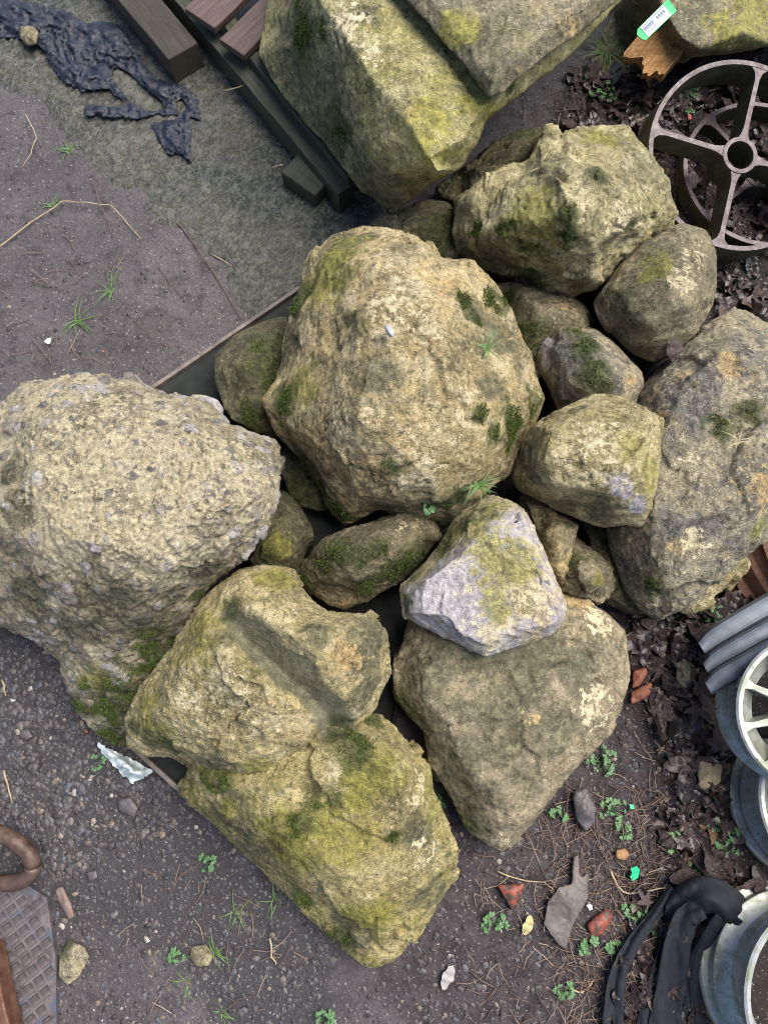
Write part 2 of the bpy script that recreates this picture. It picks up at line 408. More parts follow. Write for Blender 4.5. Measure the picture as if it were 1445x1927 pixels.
def patch_vals(c, patches, kinds):
    """blobs of lichen, moss, painted shade, broken face or scar on the surface itself; each is placed at the surface point seen at its pixel"""
    px, py, dep = proj(c)
    vals = {a: np.zeros(len(c)) for a in kinds}
    for pt in patches:
        kind, qx, qy, rr = pt[:4]
        if kind not in vals: continue
        d2 = (px - qx) ** 2 + (py - qy) ** 2
        cand = np.argpartition(d2, 40)[:40]; i = cand[np.argmin(dep[cand])]
        wr = rr * dep[i] / FPX
        d = c - c[i]
        if len(pt) > 4:      # elongated: angle, aspect
            an, asp = pt[4], pt[5]; ca, sa = math.cos(R(an)), math.sin(R(an))
            u = d[:, 0] * ca + d[:, 1] * sa; vv = -d[:, 0] * sa + d[:, 1] * ca
            dist = np.sqrt(u ** 2 + (vv * asp) ** 2 + d[:, 2] ** 2)
        else: dist = np.linalg.norm(d, axis=1)
        vals[kind] = np.maximum(vals[kind], np.clip(1.35 - dist / wr, -.2, 1))
    return vals
STYLE = {  # warp, swell, ridge, medium, fine
    'craggy': (.010, .008, .0042, .0055, .0022), 'rough': (.006, .006, .0030, .0050, .0021), 'smooth': (.005, .005, .0015, .0028, .0013),
    'hewn': (.004, .004, .0015, .0018, .0016), 'cong': (.005, .005, .0015, .0036, .0030), 'broken': (.002, .002, .0020, .0022, .0018), 'pitted': (.008, .008, .0035, .0050, .0032)}
ATTRS = ('moss', 'pale', 'ochre', 'dark', 'lilac', 'algae', 'scar')
def rock(name, label, cat, outline, inner, ze, zb, mat, style='rough', patches=(), vox=.0048, sm=5, group=None, shrink=.82, mid=1.0, seed=0, amp=1.0, cuts=(), ncut=16, fuzz=0):
    out = [(p[0], p[1], p[2] if len(p) > 2 else ze) for p in outline]
    # fill in points along the outline so that its edges can wander
    n = len(out); pts = out + list(inner)
    tri, ccw = triangulate_px(n, [(p[0], p[1]) for p in pts])
    cx = sum(p[0] for p in out) / n; cy = sum(p[1] for p in out) / n
    V = [P(*p) for p in pts]; F = list(tri)
    def ring(s, fz):
        b = len(V)
        for p in out:
            z = p[2] + (min(zb, p[2] - .004) - p[2]) * fz
            V.append(P(cx + (p[0] - cx) * s, cy + (p[1] - cy) * s, z))
        return b
    r1 = ring(.985 * mid, .42); r2 = ring(shrink, 1.0)
    V.append(P(cx, cy, zb)); c = len(V) - 1
    def q(a, b, d, e): return (a, b, d, e)
    for i in range(n):
        j = (i + 1) % n
        F += [(i, j, r1 + j, r1 + i), (r1 + i, r1 + j, r2 + j, r2 + i), (r2 + i, r2 + j, c)]
    bm = bmesh.new(); bv = [bm.verts.new(v) for v in V]
    for f in F:
        try: bm.faces.new([bv[i] for i in f])
        except ValueError: pass
    bmesh.ops.recalc_face_normals(bm, faces=bm.faces[:])
    m = bpy.data.meshes.new(name); bm.to_mesh(m); bm.free()
    m = remesh(m, vox); m.name = name
    c = get_co(m); c = smooth_co(m, c, max(2, sm - 2))
    W, SW, RD, MD, FN = [a * amp for a in STYLE[style]]
    o3 = np.array([seed * 7.31 + 1.7, seed * 3.77, seed * 5.13])
    p = c + o3
    rr_ = np.random.default_rng(seed * 13 + 5); ctr = c.mean(0)
    for _ in range(0 if style == 'hewn' or vox < .0035 else ncut):
        v = rr_.normal(size=3); v[2] = abs(v[2]) * .9 + .15; v /= np.linalg.norm(v)
        dt = (c - ctr) @ v; d0 = np.quantile(dt, rr_.uniform(.972, .996)); c = c - np.outer(np.maximum(0, dt - d0) * .85, v)
    for tri3 in cuts:        # named flat faces: planes through three points
        a_, b_, c_ = [P(*q) for q in tri3]; v = np.array((b_ - a_).cross(c_ - a_).normalized()); v = v if v[2] > 0 else -v
        dt = (c - np.array(a_)) @ v; c = c - np.outer(np.maximum(0, dt), v)
    c = smooth_co(m, c, 1)
    c = c + W * np.stack([fbm(p * 7, 2, 1), fbm(p * 7, 2, 2), fbm(p * 7, 2, 3)], 1)
    set_co(m, c); nn = get_no(m)
    h = SW * fbm(p * 9, 2, 21) + RD * ridged(p * 13 + .6 * np.stack([gnoise(p * 6, 7)] * 3, 1), 4, 33) * sst(-.5, .5, gnoise(p * 5, 51) + .25)
    # blunt chips: worley cells give short planar steps
    wp = p + .022 * np.stack([fbm(p * 16, 2, 101), fbm(p * 16, 2, 102), fbm(p * 16, 2, 103)], 1)
    f1, f2, idr, t1 = worley(wp * 6.5, seed, True)
    g1_, g2_, idr2, t2 = worley(wp * 21 + 3.1, seed + 5, True)
    h = h + MD * (2.7 * t1 + .25 * (idr - .5) + (.75 * t2 + .15 * (idr2 - .5)) * sst(-.1, .3, gnoise(p * 7, 71)) + .40 * fbm(p * 34, 3, 61))
    h = h - MD * .7 * sst(.035, 0, f2 - f1) * sst(.05, .35, gnoise(p * 9, 73))
    if style in ('craggy', 'pitted', 'cong'):
        h = h - MD * 1.1 * sst(.45, .8, fbm(p * 42, 2, 77))
    peb = tone = None
    if style == 'cong':
        g1, g2, ir = worley(p * 44 + .35 * np.stack([gnoise(p * 60, 4), gnoise(p * 60, 5), gnoise(p * 60, 6)], 1), 91)
        k1, k2, jr = worley(p * 25 + 4.3, 92)
        big = (jr > .88) * sst(.62, .36, k1); small = (ir > .52) * sst(.60, .40, g1)
        peb = np.maximum(small, big); tone = np.where(big > .05, (jr - .88) / .12, (ir - .52) / .48)
        h = h + .0042 * small * np.sqrt(np.clip(1 - (g1 / .62) ** 2, 0, 1)) + .008 * big
    calm = 1 - .85 * sst(.05, .5, patch_vals(c, patches, ('scar',))['scar']) if any(q[0] == 'scar' for q in patches) else 1.0
    c = c + nn * (h * calm)[:, None]; set_co(m, c); nn = get_no(m)
    c = c + nn * (FN * fbm(p * 95, 2, 81) * 1.3 * calm)[:, None]
    vals = patch_vals(c, patches, ATTRS)
    org = Vector(c.mean(0)); org.z = c[:, 2].min()
    set_co(m, c - np.array(org))
    for a in ATTRS: fattr(m, a, vals[a])
    if peb is not None: fattr(m, 'pebble', peb); fattr(m, 'tone', tone)
    m.polygons.foreach_set('use_smooth', [True] * len(m.polygons))
    m.materials.clear()
    o = link(name, m, mat, loc=org)
    if label: tag(o, label, cat, group)
    if fuzz:                 # raised moss: short shoots standing on the mossy patches
        nn = get_no(m); lc = c - np.array(org)
        den = vals['moss'] + .9 * fbm(p * 30, 2, 5) + .3 * gnoise(p * 110, 6)
        cand = np.nonzero((den > .92) & (nn[:, 2] > .05) & (vals['moss'] > .2))[0]
        rg = np.random.default_rng(seed); cand = rg.choice(cand, min(fuzz, len(cand)), replace=False) if len(cand) else cand
        fv = []; ff = []; fr = []
        for i in cand:
            for _ in range(4):
                b = lc[i] + rg.normal(0, .0016, 3); d = nn[i] + rg.normal(0, .55, 3); d /= np.linalg.norm(d); L = rg.uniform(.0025, .0062)
                sd_ = np.cross(d, rg.normal(size=3)); sd_ /= np.linalg.norm(sd_) + 1e-9; w_ = rg.uniform(.0006, .0012); k0 = len(fv)
                fv += [b - sd_ * w_ - nn[i] * .001, b + sd_ * w_ - nn[i] * .001, b + d * L * .6 + sd_ * w_ * .8, b + d * L]; ff += [(k0, k0 + 1, k0 + 2), (k0, k0 + 2, k0 + 3)]; fr += [rg.random()] * 4
        if fv:
            mm = mesh_from('moss', fv, ff, False); fattr(mm, 'rnd', fr); mo = link('moss', mm, M_MOSSF, o); mo['kind'] = 'stuff'
    return o
k = NT('moss_shoots', .8, .2); k.col(k.ramp(k.attr('rnd'), [(0, (.030, .050, .010)), (.5, (.065, .095, .018)), (.9, (.11, .15, .03)), (1, (.17, .19, .06))])); M_MOSSF = k.m

M_OCHRE = rock_mat('ochre_limestone', (.47, .355, .175), (.35, .27, .13), (.53, .43, .26), alg=.36, lich=.55, speck=.7, seed=1)
M_CONG = rock_mat('conglomerate', (.49, .415, .275), (.41, .35, .235), (.52, .445, .31), alg=.18, lich=.32, speck=.8, seed=3, peb=True, bump=1.0, fs=1.25)
M_YEL = rock_mat('yellow_limestone', (.46, .375, .185), (.38, .31, .145), (.52, .43, .25), alg=.45, lich=.25, speck=.7, seed=6)
M_GREEN = rock_mat('algae_limestone', (.39, .315, .13), (.29, .24, .09), (.45, .37, .18), algae=(.20, .182, .035), alg=.62, lich=.4, speck=.55, seed=9)
M_TAN = rock_mat('tan_sandstone', (.285, .228, .145), (.215, .178, .115), (.33, .26, .165), alg=.22, lich=.5, speck=.30, seed=12, grain=.40, bump=.6, fs=.8)
M_GREY = rock_mat('grey_lichen_limestone', (.31, .265, .175), (.225, .20, .15), (.37, .31, .20), alg=.25, lich=.8, speck=.65, seed=15, fs=.9, dark=(.085, .08, .075))
M_BROWN = rock_mat('brown_stone', (.245, .205, .125), (.195, .165, .10), (.30, .245, .15), alg=.3, lich=.5, speck=.55, seed=18, fs=1.3)
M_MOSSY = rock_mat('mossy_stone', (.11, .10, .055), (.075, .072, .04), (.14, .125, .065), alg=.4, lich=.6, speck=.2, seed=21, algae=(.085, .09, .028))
M_CRAG = rock_mat('craggy_limestone', (.42, .36, .19), (.33, .285, .135), (.50, .435, .26), alg=.42, lich=.35, speck=.4, seed=24, algae=(.20, .19, .05))
M_HEWN = rock_mat('hewn_block_stone', (.33, .29, .125), (.26, .23, .09), (.38, .335, .17), alg=.6, lich=.45, speck=.4, seed=27, algae=(.19, .175, .045), bump=.6, fs=.75)
M_HEWN2 = rock_mat('brown_block_stone', (.19, .16, .105), (.15, .13, .08), (.23, .195, .12), alg=.4, lich=.5, speck=.35, seed=30, algae=(.17, .16, .045), bump=.6)
M_BROK = rock_mat('broken_stone', (.48, .40, .22), (.40, .335, .17), (.54, .46, .30), alg=.3, lich=.2, speck=.6, seed=33, bump=.8)

rock('boulder', 'huge ochre and buff boulder with moss patches in the middle of the pile', 'boulder',
     [(590, 482), (622, 448, .34), (682, 436, .36), (780, 442, .38), (812, 460, .38), (828, 494, .37), (888, 500, .33), (922, 532), (962, 592), (1000, 680), (1028, 758, .27), (1012, 800, .27), (976, 850, .27), (962, 890, .27),
      (905, 942, .27), (852, 1000, .20), (790, 985, .2), (712, 965, .2), (650, 990, .14), (606, 945, .15), (562, 860, .16), (520, 812, .2), (500, 752, .22), (528, 690, .25), (535, 640, .25), (548, 572, .26), (570, 530, .27)],
     [(690, 490, .43), (770, 520, .47), (830, 560, .46), (640, 560, .40), (610, 640, .37), (720, 640, .50), (800, 660, .50), (890, 640, .43), (940, 700, .38), (960, 780, .37), (700, 760, .485), (800, 780, .48), (880, 850, .41),
      (590, 740, .36), (620, 820, .40), (700, 860, .455), (790, 890, .41), (680, 930, .31), (860, 930, .33), (560, 800, .30), (590, 580, .345), (870, 545, .42), (760, 940, .32)],
     .30, .06, M_OCHRE, 'craggy',
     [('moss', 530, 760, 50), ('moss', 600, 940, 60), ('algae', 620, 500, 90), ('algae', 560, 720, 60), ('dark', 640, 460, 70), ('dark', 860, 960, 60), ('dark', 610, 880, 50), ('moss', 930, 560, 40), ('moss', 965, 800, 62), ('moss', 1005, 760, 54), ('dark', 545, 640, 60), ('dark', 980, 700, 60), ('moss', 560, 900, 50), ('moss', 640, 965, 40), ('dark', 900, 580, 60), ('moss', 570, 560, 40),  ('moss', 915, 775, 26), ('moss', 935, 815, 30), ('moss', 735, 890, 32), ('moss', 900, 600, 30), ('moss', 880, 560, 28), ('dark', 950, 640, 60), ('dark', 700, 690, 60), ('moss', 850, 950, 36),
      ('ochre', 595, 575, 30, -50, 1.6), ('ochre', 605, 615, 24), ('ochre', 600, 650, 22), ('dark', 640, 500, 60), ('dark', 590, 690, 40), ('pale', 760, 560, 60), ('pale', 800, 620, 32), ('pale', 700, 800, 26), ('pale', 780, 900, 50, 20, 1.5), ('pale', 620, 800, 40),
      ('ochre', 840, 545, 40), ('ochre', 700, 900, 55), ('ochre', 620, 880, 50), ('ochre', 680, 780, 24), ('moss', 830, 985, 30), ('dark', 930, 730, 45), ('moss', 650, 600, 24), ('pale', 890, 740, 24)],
     vox=.0042, sm=4, seed=1, amp=.8, fuzz=3200)

rock('boulder', 'huge pale conglomerate boulder studded with pebbles at the left edge', 'boulder',
     [(-160, 800, .30), (-60, 770, .36), (0, 765, .37), (45, 722, .38), (130, 716, .40), (250, 710, .40), (300, 735, .40), (382, 748, .39), (424, 786, .38), (430, 803, .38), (520, 826, .37), (531, 862, .38), (522, 940, .36), (492, 1000, .34), (440, 1060, .31),
      (390, 1112, .28), (340, 1190, .22), (300, 1300, .14), (310, 1440, .09), (262, 1450, .07), (215, 1430, .07), (180, 1392, .07), (148, 1340, .08), (112, 1242, .12), (60, 1200, .15), (0, 1172, .18), (-160, 1120, .2)],
     [(60, 800, .46), (160, 790, .49), (280, 820, .50), (380, 850, .49), (470, 870, .45), (60, 920, .47), (170, 930, .53), (300, 930, .535), (410, 950, .50), (480, 940, .43), (80, 1040, .43), (200, 1060, .475), (310, 1070, .44), (400, 1040, .40), (-60, 950, .40),
      (120, 1140, .36), (220, 1160, .36), (300, 1150, .32), (170, 1240, .24), (250, 1250, .22), (200, 1320, .16), (260, 1370, .13)],
     .36, .04, M_CONG, 'cong', [('pale', 200, 850, 150), ('pale', 380, 890, 130), ('pale', 300, 980, 120), ('pale', 470, 870, 70), ('pale', 120, 980, 80), ('moss', 300, 1230, 90), ('moss', 240, 1340, 110), ('dark', 230, 1170, 110), ('dark', 60, 1120, 80), ('dark', 380, 1080, 60), ('moss', 210, 1400, 45), ('moss', 370, 1120, 26), ('algae', 170, 1290, 60), ('dark', 40, 960, 60), ('dark', 30, 880, 40), ('dark', 150, 1190, 70), ('dark', 330, 1130, 50), ('moss', 150, 1330, 40), ('dark', 300, 1190, 60), ('moss', 290, 1420, 40)],  # moss on the lower side; the dark blobs there paint in shade
     vox=.0038, sm=3, seed=2, fuzz=2200, cuts=(((100, 800, .465), (450, 860, .46), (220, 1060, .47)), ((80, 1050, .43), (320, 1080, .435), (200, 1250, .235))))

rock('boulder', 'craggy pale yellow boulder with spiky crest beside the iron wheel', 'boulder',
     [(868, 372, .28), (905, 338, .30), (962, 312, .33), (992, 305, .36), (1006, 262, .37), (1020, 240, .38), (1034, 244, .38), (1056, 268, .38), (1090, 250, .36), (1132, 236, .34), (1182, 230, .33), (1197, 272, .33), (1226, 322, .32), (1252, 362, .3), (1272, 402, .27), (1240, 442, .27), (1172, 502, .25), (1122, 552, .2), (1082, 556, .18), (1030, 545, .17), (980, 530, .17), (900, 510, .16), (858, 470, .17), (848, 440, .19), (860, 402, .23)],
     [(960, 360, .38), (1040, 320, .44), (1120, 300, .43), (1180, 330, .40), (1000, 410, .40), (1080, 390, .46), (1160, 400, .43), (1220, 400, .35), (920, 430, .32), (980, 460, .33), (1050, 470, .36), (1120, 470, .37), (1080, 520, .27), (910, 470, .25), (1005, 330, .40), (1060, 290, .42), (1000, 500, .25)],
     .28, .0, M_CRAG, 'craggy', [('pale', 1180, 420, 44), ('pale', 1090, 380, 34), ('moss', 1000, 480, 40), ('moss', 1060, 400, 26), ('moss', 890, 440, 30), ('pale', 1215, 440, 26), ('algae', 1120, 260, 44), ('moss', 1130, 330, 24), ('dark', 880, 480, 40), ('moss', 1060, 450, 30), ('algae', 990, 420, 80), ('dark', 930, 480, 60), ('moss', 1000, 520, 50), ('dark', 1080, 540, 40), ('dark', 880, 390, 30), ('moss', 950, 440, 26)],
     vox=.0042, sm=3, seed=3, amp=1.25, ncut=3, fuzz=900)

rock('boulder', 'rounded brown stone between the craggy boulder and the iron wheel', 'boulder',
     [(1116, 572, .24), (1150, 520, .27), (1210, 456, .30), (1250, 430, .31), (1282, 420, .31), (1328, 430, .30), (1347, 470, .29), (1342, 572, .26), (1302, 632, .24), (1272, 668, .2), (1230, 683, .18), (1190, 668, .18), (1142, 622, .2)],
     [(1180, 570, .33), (1240, 510, .36), (1300, 480, .36), (1290, 560, .36), (1230, 610, .31), (1310, 530, .345), (1200, 620, .27)],
     .26, .02, M_BROWN, 'smooth', [('dark', 1170, 580, 60), ('pale', 1290, 520, 30), ('algae', 1210, 500, 44), ('pale', 1305, 470, 30), ('dark', 1260, 460, 30)], sm=9, seed=4)

rock('boulder', 'small mossy stone wedged below the craggy boulder', 'boulder',
     [(915, 536), (960, 530), (1012, 530), (1062, 546), (1100, 578), (1124, 610), (1100, 650), (1050, 690), (1010, 720), (970, 690), (950, 620)],
     [(1000, 570, .24), (1060, 590, .24), (1010, 630, .225)], .16, .05, M_BROWN, 'smooth', [('moss', 960, 610, 44), ('moss', 990, 640, 44), ('ochre', 1070, 570, 26), ('moss', 950, 560, 30), ('dark', 1020, 560, 24)], sm=8, seed=5, fuzz=600)

rock('boulder', 'grey stone with a white splash below the rounded brown stone', 'boulder',
     [(1016, 648, .2), (1040, 622, .22), (1062, 610, .23), (1122, 616, .24), (1170, 655, .24), (1204, 692, .23), (1214, 722, .22), (1190, 770, .2), (1120, 800, .18), (1046, 780, .15), (1030, 735, .16), (1012, 695, .17)],
     [(1060, 660, .285), (1110, 660, .30), (1160, 710, .29), (1100, 730, .27), (1060, 720, .25)], .2, .04, M_GREY, 'smooth',
     [('lilac', 1024, 648, 20), ('lilac', 1021, 680, 14), ('lilac', 1036, 696, 6), ('moss', 1090, 650, 40), ('dark', 1100, 700, 40), ('moss', 1120, 720, 40), ('dark', 1060, 750, 30), ('ochre', 1190, 720, 20), ('moss', 1080, 620, 30), ('moss', 1110, 700, 34), ('dark', 1060, 660, 60)], sm=7, seed=6, fuzz=260)

rock('boulder', 'blocky yellow stone with a chipped lilac corner right of the central boulder', 'boulder',
     [(1000, 802, .30), (1058, 768, .33), (1118, 740, .34), (1152, 742, .345), (1212, 766, .36), (1240, 782, .37), (1246, 812, .38), (1238, 882, .37), (1220, 962, .34), (1204, 990, .33), (1180, 985, .32), (1120, 990, .27), (1050, 962, .24), (972, 922, .22), (956, 886, .24), (976, 852, .26)],
     [(1040, 805, .42), (1100, 785, .43), (1225, 795, .43), (1165, 790, .445), (1020, 870, .41), (1100, 870, .455), (1190, 860, .45), (1045, 910, .40), (1110, 905, .425), (1165, 930, .395), (1215, 920, .41), (1130, 950, .33), (1000, 905, .32), (1198, 960, .37), (1140, 905, .43), (1185, 905, .435)],
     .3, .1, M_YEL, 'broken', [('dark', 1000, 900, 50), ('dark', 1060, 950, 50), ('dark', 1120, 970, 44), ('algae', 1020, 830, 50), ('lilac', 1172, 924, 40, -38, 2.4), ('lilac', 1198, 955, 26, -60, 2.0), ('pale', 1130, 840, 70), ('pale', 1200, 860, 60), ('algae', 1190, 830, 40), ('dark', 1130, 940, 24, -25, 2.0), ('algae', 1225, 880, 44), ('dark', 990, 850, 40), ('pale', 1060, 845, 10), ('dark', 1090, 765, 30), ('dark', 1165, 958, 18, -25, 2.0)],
     vox=.004, sm=3, seed=7, amp=1.15, cuts=(((1030, 800, .405), (1235, 792, .42), (1130, 895, .438)), ((1030, 905, .405), (1200, 925, .41), (1110, 985, .285))))

rock('boulder', 'big flat grey and ochre lichened boulder at the right edge', 'boulder',
     [(1214, 702, .20), (1280, 662, .23), (1330, 602, .25), (1382, 570, .25), (1440, 600, .25), (1540, 680, .22), (1580, 860, .2), (1480, 990, .22), (1440, 1020, .24), (1392, 1056, .235), (1330, 1112, .21), (1285, 1150, .19), (1240, 1168, .17), (1205, 1150, .15), (1180, 1110, .13), (1160, 1060, .13), (1146, 1000, .13), (1150, 900, .14), (1180, 790, .16)],
     [(1300, 720, .30), (1380, 660, .32), (1440, 720, .32), (1260, 800, .29), (1350, 820, .34), (1450, 850, .33), (1240, 930, .29), (1340, 950, .335), (1420, 960, .32), (1220, 1040, .25), (1290, 1060, .30), (1370, 1030, .31), (1240, 1120, .22), (1195, 1090, .17), (1300, 1110, .24), (1200, 860, .25)],
     .2, .0, M_GREY, 'rough', [('ochre', 1430, 920, 50), ('moss', 1350, 810, 36), ('moss', 1400, 770, 34), ('dark', 1260, 760, 44), ('dark', 1330, 700, 44), ('ochre', 1240, 780, 20), ('pale', 1300, 1020, 26), ('dark', 1250, 980, 36), ('pale', 1235, 1135, 26), ('dark', 1320, 990, 40), ('algae', 1430, 1000, 40), ('ochre', 1370, 690, 30), ('dark', 1380, 900, 36),
      ('pale', 1290, 870, 20), ('moss', 1220, 1100, 40), ('ochre', 1280, 700, 20), ('dark', 1300, 780, 50), ('ochre', 1270, 1040, 20), ('dark', 1230, 850, 34)],
     vox=.0042, sm=4, seed=8, fuzz=1200, cuts=(((1290, 720, .295), (1440, 850, .32), (1260, 1060, .28)),))
rock('stone_slab', 'pale stone ledge showing under the lower edge of the flat grey boulder', 'stone slab',
     [(1260, 1130), (1290, 1150), (1330, 1138), (1370, 1098), (1400, 1058), (1380, 1030), (1300, 1060)], [(1320, 1100, .14), (1350, 1080, .14)], .13, .0, M_YEL, 'rough', [('pale', 1330, 1125, 30)], sm=5, seed=9)

rock('boulder', 'wide triangular tan boulder with a flat top at the lower right of the pile', 'boulder',
     [(760, 1170, .20), (738, 1255, .19), (742, 1312, .18), (772, 1352, .17), (796, 1372, .165), (806, 1430, .14), (848, 1500, .12), (880, 1568, .10), (936, 1606, .11), (985, 1590, .13), (1060, 1470, .16), (1142, 1382, .17), (1184, 1312, .18), (1191, 1270, .18), (1172, 1180, .18), (1150, 1140, .17), (1080, 1112, .17), (960, 1100, .17), (860, 1110, .17)],
     [(800, 1230, .26), (900, 1220, .30), (1020, 1200, .29), (1110, 1190, .25), (790, 1310, .23), (860, 1320, .275), (960, 1320, .30), (1080, 1300, .285), (1145, 1280, .24), (870, 1420, .225), (950, 1430, .265), (1040, 1400, .26), (900, 1500, .18), (960, 1510, .22), (1020, 1470, .225), (940, 1570, .16), (820, 1380, .19)],
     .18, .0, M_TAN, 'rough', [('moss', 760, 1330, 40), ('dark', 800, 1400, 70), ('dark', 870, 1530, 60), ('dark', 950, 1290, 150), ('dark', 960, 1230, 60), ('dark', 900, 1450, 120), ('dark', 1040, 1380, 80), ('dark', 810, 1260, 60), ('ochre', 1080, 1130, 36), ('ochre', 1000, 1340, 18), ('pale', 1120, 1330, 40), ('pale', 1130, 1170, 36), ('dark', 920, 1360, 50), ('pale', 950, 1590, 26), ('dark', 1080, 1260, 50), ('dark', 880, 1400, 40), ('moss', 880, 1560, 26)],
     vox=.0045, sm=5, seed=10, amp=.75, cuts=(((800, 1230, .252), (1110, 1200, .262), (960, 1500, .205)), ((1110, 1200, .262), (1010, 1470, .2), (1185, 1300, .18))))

rock('boulder', 'angular broken stone with a bare lilac top resting on the tan boulder', 'boulder',
     [(920, 928, .28), (956, 930, .31), (986, 946, .34), (1002, 992, .34), (1042, 1082, .34), (1071, 1165, .32), (1060, 1182, .31), (1002, 1212, .30), (912, 1236, .29), (850, 1208, .27), (790, 1178, .26), (760, 1160, .26), (752, 1100, .24), (802, 1058, .23), (850, 990, .24), (882, 948, .26)],
     [(984, 960, .385), (930, 1000, .375), (872, 1048, .365), (812, 1090, .355), (772, 1148, .335), (960, 1060, .41), (1010, 1090, .40), (1052, 1160, .37), (900, 1120, .395), (980, 1160, .385), (900, 1195, .36), (840, 1150, .36), (880, 985, .31)],
     .28, .18, M_BROK, 'broken', [('lilac', 850, 1105, 105), ('lilac', 900, 1130, 75), ('lilac', 965, 985, 70, -60, 1.3), ('lilac', 1050, 1150, 60), ('lilac', 1022, 1085, 60, -65, 1.8), ('lilac', 900, 1210, 75), ('pale', 965, 1075, 105), ('pale', 930, 1180, 60), ('algae', 940, 1062, 72), ('ochre', 1000, 1120, 80), ('algae', 930, 1140, 36), ('lilac', 815, 1150, 44), ('algae', 930, 955, 44), ('algae', 885, 990, 50), ('algae', 840, 1030, 48), ('algae', 795, 1075, 44), ('moss', 890, 968, 44), ('moss', 835, 1015, 40), ('moss', 780, 1075, 30), ('moss', 760, 1130, 26), ('dark', 770, 1110, 30), ('pale', 1000, 1120, 50),
      ('algae', 930, 1010, 16), ('lilac', 990, 1180, 34), ('dark', 905, 1005, 24), ('ochre', 970, 1150, 18), ('lilac', 950, 1035, 16), ('dark', 955, 1055, 7), ('dark', 985, 950, 10)],
     vox=.0038, sm=2, seed=11, amp=1.1, cuts=(((984, 955, .375), (770, 1150, .325), (1058, 1165, .355)),))

rock('boulder', 'long grey-green wedge stone lying below the central boulder', 'boulder',
     [(600, 1016, .22), (640, 1000, .23), (690, 982, .24), (770, 962, .24), (820, 972, .22), (828, 1008, .2), (800, 1056, .17), (742, 1102, .15), (690, 1132, .14), (650, 1149, .13), (618, 1138, .13), (560, 1102, .15), (558, 1070, .17), (580, 1045, .19)],
     [(640, 1040, .285), (720, 1010, .30), (790, 990, .28), (610, 1085, .22), (680, 1080, .255), (760, 1040, .26), (640, 1115, .18), (720, 1080, .22)],
     .18, .06, M_BROWN, 'broken', [('moss', 780, 1060, 60), ('moss', 640, 1050, 50), ('moss', 760, 1070, 60, 35, 1.8), ('moss', 700, 1105, 40, 30, 1.8), ('moss', 600, 1060, 36), ('ochre', 650, 1138, 18), ('moss', 570, 1090, 30), ('dark', 660, 1030, 50), ('moss', 720, 1040, 26), ('pale', 760, 985, 12), ('pale', 740, 1050, 8), ('dark', 620, 1100, 40)], sm=4, seed=12, amp=1.3, fuzz=1300)

rock('boulder', 'pitted yellow boulder with a smooth grey diagonal scar at the lower left', 'boulder',
     [(455, 1074, .30), (500, 1070, .31), (542, 1076, .31), (576, 1112, .315), (622, 1148, .315), (700, 1158, .30), (730, 1190, .285), (736, 1270, .265), (712, 1330, .25), (672, 1388, .235), (634, 1402, .23), (606, 1404, .22), (570, 1440, .2), (540, 1465, .19), (482, 1475, .18), (400, 1455, .17), (322, 1420, .16), (270, 1415, .16), (242, 1400, .17), (234, 1352, .19), (265, 1290, .22), (330, 1200, .25), (382, 1128, .28)],
     [(450, 1115, .37), (530, 1120, .385), (390, 1190, .375), (425, 1162, .362), (470, 1208, .350), (520, 1255, .338), (575, 1305, .315), (622, 1358, .265), (480, 1145, .405), (545, 1195, .418), (610, 1245, .402), (655, 1310, .345), (640, 1180, .392), (700, 1220, .35), (430, 1235, .402), (500, 1292, .392), (555, 1335, .362), (350, 1260, .355), (440, 1280, .40), (300, 1340, .31), (390, 1350, .37), (480, 1360, .375), (585, 1385, .29), (330, 1390, .26), (420, 1420, .29), (510, 1420, .30), (270, 1380, .23), (380, 1220, .365)],
     .2, .05, M_YEL, 'pitted', [('scar', 440, 1172, 44, -42, 2.2), ('scar', 490, 1215, 62, -42, 1.8), ('scar', 545, 1265, 66, -42, 1.7), ('scar', 600, 1318, 56, -48, 1.8), ('scar', 628, 1358, 36), ('dark', 690, 1220, 80), ('dark', 690, 1300, 50), ('ochre', 660, 1240, 50), ('moss', 430, 1150, 30), ('moss', 640, 1370, 34), ('dark', 600, 1180, 40), ('algae', 300, 1380, 50), ('algae', 500, 1450, 50), ('moss', 250, 1370, 26), ('algae', 520, 1090, 44), ('dark', 430, 1190, 34), ('pale', 420, 1300, 44), ('pale', 500, 1370, 34), ('ochre', 560, 1390, 30), ('algae', 360, 1200, 80), ('algae', 270, 1340, 60), ('moss', 300, 1400, 50), ('dark', 400, 1440, 50), ('moss', 480, 1260, 20), ('pale', 350, 1330, 26), ('moss', 470, 1470, 24)],
     vox=.0040, sm=3, seed=13, amp=.85, ncut=0, cuts=(((340, 1260, .36), (520, 1300, .395), (430, 1420, .31)),))

